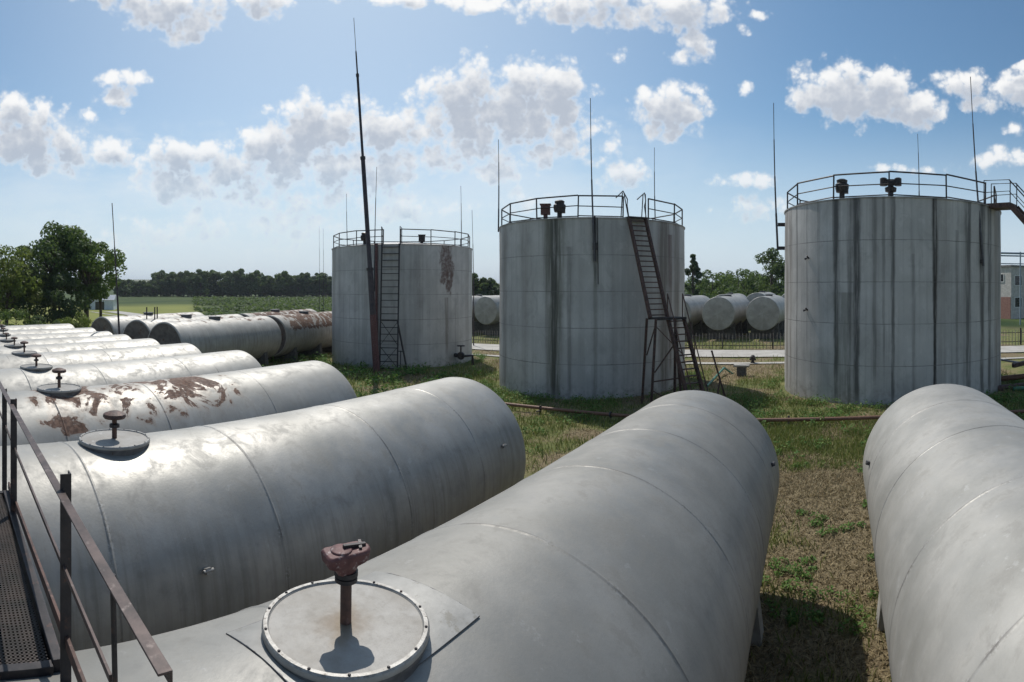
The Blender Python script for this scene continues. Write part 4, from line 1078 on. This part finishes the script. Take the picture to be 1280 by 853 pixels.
def tree(name, label, cat, loc, h, wd, m, seed, clumps=36, leaves=150, size=.26, trunk_frac=.25, shape='round', group=None, rz=0.0, trunk_r=None, gap=.0):
    rng = random.Random(seed); root = thing(name, label, cat, loc, (0, 0, rz), group)
    tr = MB(); tr0 = trunk_r or h * .022; vs = []; fs = []
    top = Vector((rng.uniform(-.04, .04) * h, rng.uniform(-.04, .04) * h, h * .86))
    tr.tube([(0, 0, -.2), Vector((0, 0, h * trunk_frac)) + top * .02, top * .6, top], [tr0 * 1.25, tr0, tr0 * .6, tr0 * .12], 9)
    cz0 = h * trunk_frac; ch = h - cz0
    cents = []
    for k in range(clumps):
        for _ in range(30):
            d = Vector((rng.uniform(-1, 1), rng.uniform(-1, 1), rng.uniform(-1, 1)))
            if d.length > 1 or d.length < .35: continue
            zz = (d.z + 1) / 2
            if shape == 'poplar': wloc = wd * .5 * (math.sin(pi * min(1, zz * .9 + .12)) ** .6) * .8
            elif shape == 'cone': wloc = wd * .5 * (1.05 - zz)
            else: wloc = wd * .5 * (.62 + .5 * math.sin(pi * min(1, zz * .85 + .1)))
            c_ = Vector((d.x * wloc, d.y * wloc, cz0 + ch * (.06 + .88 * zz)))
            if gap and mnoise.noise(c_ * .22 + Vector((seed, 0, 0))) < -gap: continue
            break
        cents.append(c_)
        r = rng.uniform(.10, .19) * wd * (.75 if shape != 'round' else 1)
        leafball(vs, fs, c_, r, int(leaves * rng.uniform(.6, 1.3)), size, rng)
    for c_ in cents[::2]:
        st_ = Vector((top.x * .5, top.y * .5, max(h * trunk_frac * .75, c_.z * .62)))
        mid = st_.lerp(c_, .5) + Vector((0, 0, -.03 * h))
        tr.tube([st_, mid, c_], [tr0 * .38, tr0 * .24, tr0 * .08], 5)
    tr.build('trunk', BARK, root, 60)
    raw_mesh('crown', vs, fs, m, root)
    return root
def gl(u, d):
    p_ = at_d(u, d); p_.z = g(p_.x, p_.y); return p_
tree('broadleaf_tree', 'tallest dark green broadleaf tree of the clump behind the tank row', 'tree', gl(68, 82), 16.2, 11.0, LF[0], 11, 66, 210, .25, .16, gap=.2)
tree('broadleaf_tree', 'open crowned dark tree with bare lower trunk at the right of the clump', 'tree', gl(108, 80), 14.9, 9.0, LF[3], 23, 48, 190, .25, .24, gap=.2)
tree('broadleaf_tree', 'yellow green leafy tree cut off by the left picture edge', 'tree', gl(8, 74), 11.6, 9.5, LF[1], 5, 40, 170, .22, .12)
tree('broadleaf_tree', 'dark low tree standing between the yellow green and the tallest tree', 'tree', gl(36, 76), 9.5, 8.5, LF[2], 6, 34, 160, .22, .1)
tree('broadleaf_tree', 'dark low tree under the tallest tree of the clump', 'tree', gl(74, 75), 7.6, 7.5, LF[2], 16, 30, 150, .22, .1)
tree('broadleaf_tree', 'slim mid green tree leaning over the small white house', 'tree', gl(126, 86), 9.6, 5.2, LF[3], 31, 18, 130, .22, .35)
for k, (u, d, h_, w_, lab) in enumerate(((20, 66, 3.4, 4.5, 'low bush under the yellow green tree'), (52, 64, 2.6, 4.2, 'low dark bush under the tree clump, middle of three'), (96, 66, 3.0, 4.0, 'pale bush at the foot of the bare trunked tree'))):
    tree('bush', lab, 'bush', gl(u, d), h_, w_, LF[(3, 2, 1)[k]], 60 + k, 16, 110, .14, .05)
# far shelter belt
protos = []
for k in range(4):
    protos.append(tree('shelterbelt_tree', 'tree in the far shelter belt beyond the field', 'tree', (0, 0, 0), 18 - (k % 3), 12 - k, LF[2] if k % 2 else LF[0], 100 + k, 34, 60, .8, .02, 'round', 'trees of the far shelter belt'))
rng = random.Random(4); first = [True] * 4; u = 150.0; i = 0
belt = []
while u < 418: belt.append((u, 372 + rng.uniform(-14, 14), 1.0)); u += rng.uniform(3.2, 5.5)
u = 590
while u < 632: belt.append((u, 175 + rng.uniform(-10, 10), .62)); u += rng.uniform(5, 8)
for (u, d, s_) in belt:
    k = i % 4; i += 1
    o = protos[k] if first[k] else dup(protos[k]); first[k] = False
    p_ = gl(u, d); p_.z -= 1.6; o.location = p_; f_ = rng.uniform(.78, 1.12) * s_
    if 150 <= u < 195: f_ *= .72
    o.scale = (f_ * 1.15, f_ * 1.15, f_); o.rotation_euler[2] = rng.uniform(0, 6.28)
    if s_ < 1: o['label'] = 'tree of the wood seen between the left and middle upright tanks'; o['group'] = 'trees in the gap between upright tanks'
tree('poplar_tree', 'tall dark poplar just right of the middle upright tank', 'tree', gl(866, 120), 13.2, 5.0, LF[2], 71, 30, 130, .26, .06, 'poplar')
tree('broadleaf_tree', 'full green tree touching the left edge of the streaked upright tank', 'tree', gl(963, 112), 12.8, 9.5, LF[0], 74, 34, 150, .27, .08)
pb = tree('broadleaf_tree', 'mid green tree in the low wood behind the fenced tanks', 'tree', gl(890, 135), 9.5, 9.5, LF[3], 78, 26, 120, .3, .06, group='trees behind the fenced tanks')
for k, (u, d, s_) in enumerate(((906, 140, .95), (922, 130, 1.0), (938, 138, .92), (952, 150, .9), (982, 140, 1.0), (878, 150, .8), (898, 152, .98), (914, 146, .9), (930, 154, 1.05), (945, 132, .95), (886, 142, .85), (972, 150, 1.0), (862, 150, .9), (938, 162, 1.1), (910, 165, 1.08))):
    o = dup(pb); o.location = gl(u, d); o.scale = (s_, s_, s_); o.rotation_euler[2] = k * 1.9
# dark undergrowth behind the fenced tanks
def bushes(spots, name, label, cat, group, m, seed, h_, w_, size):
    pr = tree(name, label, cat, (0, 0, 0), h_, w_, m, seed, 16, 90, size, .03, group=group)
    for k, (p_, s_) in enumerate(spots):
        o = pr if k == 0 else dup(pr); o.location = p_; o.scale = (s_, s_, s_); o.rotation_euler[2] = k * 2.1
bushes([(gl(u, 92 + 6 * ((u * 7) % 3)), .8 + .3 * ((u * 13) % 5) / 5) for u in range(862, 984, 11)], 'bush', 'dark bush in the hedge behind the fenced tanks', 'bush', 'hedge bushes behind the fenced tanks', LF[2], 91, 4.4, 6.0, .2)
bushes([(gl(u, 98), .9) for u in range(586, 636, 9)], 'bush', 'bush behind the tank in the gap of the upright tanks', 'bush', 'bushes in the gap between upright tanks', LF[3], 93, 5.0, 6.0, .2)

# ------------------------------------------------------------------ grass and weeds
def grass_mat(name, a, b, c3):
    m, t, p = mat(name); rnd = t.new('ShaderNodeNewGeometry').outputs['Random Per Island']
    c = t.mix(rnd, a, b); c = t.mix(t.ss(t.math('FRACT', t.math('MULTIPLY', rnd, 7.3)), .75, .9), c, c3)
    t.put(p.inputs['Base Color'], c); p.inputs['Roughness'].default_value = .7; p.inputs['Specular IOR Level'].default_value = .2
    tr = t.new('ShaderNodeBsdfTranslucent'); t.put(tr.inputs[0], c); mx = t.new('ShaderNodeMixShader'); mx.inputs[0].default_value = .25
    t.l.new(p.outputs[0], mx.inputs[1]); t.l.new(tr.outputs[0], mx.inputs[2]); t.l.new(mx.outputs[0], t.n['Material Output'].inputs[0])
    return m
GG = grass_mat('green_blades', (.105, .14, .03), (.22, .255, .07), (.36, .32, .14))
GD = grass_mat('dry_blades', (.20, .15, .08), (.44, .36, .21), (.13, .11, .05))
GW = grass_mat('weed_leaves', (.065, .15, .03), (.14, .24, .055), (.18, .25, .06))
rng = random.Random(99)
blocked = [(c1.x, c1.y, R1 + .2), (c2.x, c2.y, R2 + .2), (c3.x, c3.y, R3 + .2)]
def free(x, y): return all((x - a) ** 2 + (y - b) ** 2 > r * r for a, b, r in blocked)
gvs, gfs, dvs, dfs, wvs, wfs = [], [], [], [], [], []
def blade(vs, fs, x, y, h_, wdt, lean):
    z = g(x, y); a = rng.uniform(0, 6.28); o = len(vs); ca, sa = cos(a), sin(a); b = rng.uniform(0, 6.28)
    lx, ly = cos(b) * lean * h_, sin(b) * lean * h_
    vs += [(x - ca * wdt, y - sa * wdt, z - .01), (x + ca * wdt, y + sa * wdt, z - .01), (x + lx * .4 + ca * wdt * .7, y + ly * .4 + sa * wdt * .7, z + h_ * .6), (x + lx * .4 - ca * wdt * .7, y + ly * .4 - sa * wdt * .7, z + h_ * .6), (x + lx, y + ly, z + h_)]
    fs += [(o, o + 1, o + 2, o + 3), (o + 3, o + 2, o + 4)]
def scatter(n, xr, yr, scale):
    for _ in range(n):
        x, y = rng.uniform(*xr), rng.uniform(*yr)
        if not free(x, y) or 34.3 < y < 35.4 or 37.7 < y < 42.5: continue
        gn = greenness(x, y) + rng.uniform(-.25, .25)
        if gn > .5: blade(gvs, gfs, x, y, scale * rng.uniform(.08, .24), .006 * (1 + scale), rng.uniform(.2, .9))
        else: blade(dvs, dfs, x, y, scale * rng.uniform(.03, .11), .006 * (1 + scale), rng.uniform(.8, 2.6))
scatter(46000, (-3.2, 4.0), (6.5, 19.5), .8)
scatter(30000, (-16, 8), (12.5, 24), 1.1)
scatter(22000, (-22, 10), (22, 34), 1.4)
scatter(9000, (-32, 12), (34, 50), 1.6)
scatter(9000, (-34, -18), (12, 27), 1.8)
def weed(x, y, h_, n, sz):
    z = g(x, y)
    for _ in range(n):
        r = rng.random() ** .6 * h_ * .8; a = rng.uniform(0, 6.28); zz = z + h_ * rng.uniform(.15, 1.0) * (1 - .5 * r / (h_ * .8))
        c_ = Vector((x + r * cos(a), y + r * sin(a), zz)); nrm = Vector((rng.gauss(0, .55), rng.gauss(0, .55), 1)).normalized()
        X_ = nrm.orthogonal().normalized(); X_.rotate(Matrix.Rotation(rng.uniform(0, 6.28), 3, nrm)); Y_ = nrm.cross(X_); s_ = sz * rng.uniform(.6, 1.3); o = len(wvs)
        wvs.extend([tuple(c_ - X_ * s_), tuple(c_ - Y_ * s_ * .5), tuple(c_ + X_ * s_ * 1.1), tuple(c_ + Y_ * s_ * .5)]); wfs.append((o, o + 1, o + 2, o + 3))
for _ in range(1500):
    x, y = rng.uniform(-16, 9), rng.uniform(14.2, 24.5)
    if free(x, y) and greenness(x, y) + .5 * fbm(x, y, .45, 7) > .72: weed(x, y, rng.uniform(.14, .5), 30, .05)
for _ in range(420):
    x, y = rng.uniform(-3, 3.2), rng.uniform(7.5, 14.8)
    if fbm(x, y, .5, 2.2) + .25 * fbm(x, y, 1.7, 1) > .02: weed(x, y, rng.uniform(.08, .22), 40, .032)
for _ in range(260):
    x, y = rng.uniform(-36, -18), rng.uniform(11, 27)
    if free(x, y): weed(x, y, rng.uniform(.3, .8), 26, .10)
keep = (wvs, wfs); wvs, wfs = [], []
for _ in range(3400):
    d_ = 62 + 250 * rng.random() ** 1.5; u_ = rng.uniform(236, 425); q_ = at_d(u_, d_)
    if mnoise.noise(Vector((q_.x * .05, q_.y * .05, 3))) > -.18 and q_.x * .427 + q_.y * .904 > 1: weed(q_.x, q_.y, rng.uniform(.35, .9) * (1 + d_ / 300), 9, .22 + d_ / 700)
cropv, cropf = wvs, wfs; wvs, wfs = keep
for (cc, RR) in ((c1, R1), (c2, R2), (c3, R3)):
    for _ in range(130):
        a = rng.uniform(0, 6.28); weed(cc.x + (RR + .5 + rng.random() * .5) * cos(a), cc.y + (RR + .5 + rng.random() * .5) * sin(a), rng.uniform(.2, .5), 26, .05)
tag(raw_mesh('field_crop', cropv, cropf, LF[0]), 'dark green leafy crop in the field left of the upright tanks', 'crop', kind='stuff')
tag(raw_mesh('green_grass', gvs, gfs, GG), 'short green grass growing over the tank yard', 'grass', kind='stuff')
tag(raw_mesh('dry_grass', dvs, dfs, GD), 'dry mown straw littering the bare earth between tanks', 'dry grass', kind='stuff')
tag(raw_mesh('leafy_weeds', wvs, wfs, GW), 'low leafy green weeds around the pipeline and upright tanks', 'weeds', kind='stuff')

# ------------------------------------------------------------------ summer haze in the air
hzm = bpy.data.materials.new('haze_air'); hzm.use_nodes = True; t = NT(hzm.node_tree)
for n in list(t.n): t.n.remove(n)
o = t.new('ShaderNodeOutputMaterial'); v = t.new('ShaderNodeVolumePrincipled')
v.inputs['Color'].default_value = (.86, .92, 1, 1); v.inputs['Density'].default_value = .00016
t.l.new(v.outputs[0], o.inputs['Volume'])
tag(MB().box((0, 0, 39), (9400, 9400, 90)).build('haze', hzm, None, 0), 'thin pale summer haze over the far fields', 'haze', kind='stuff')
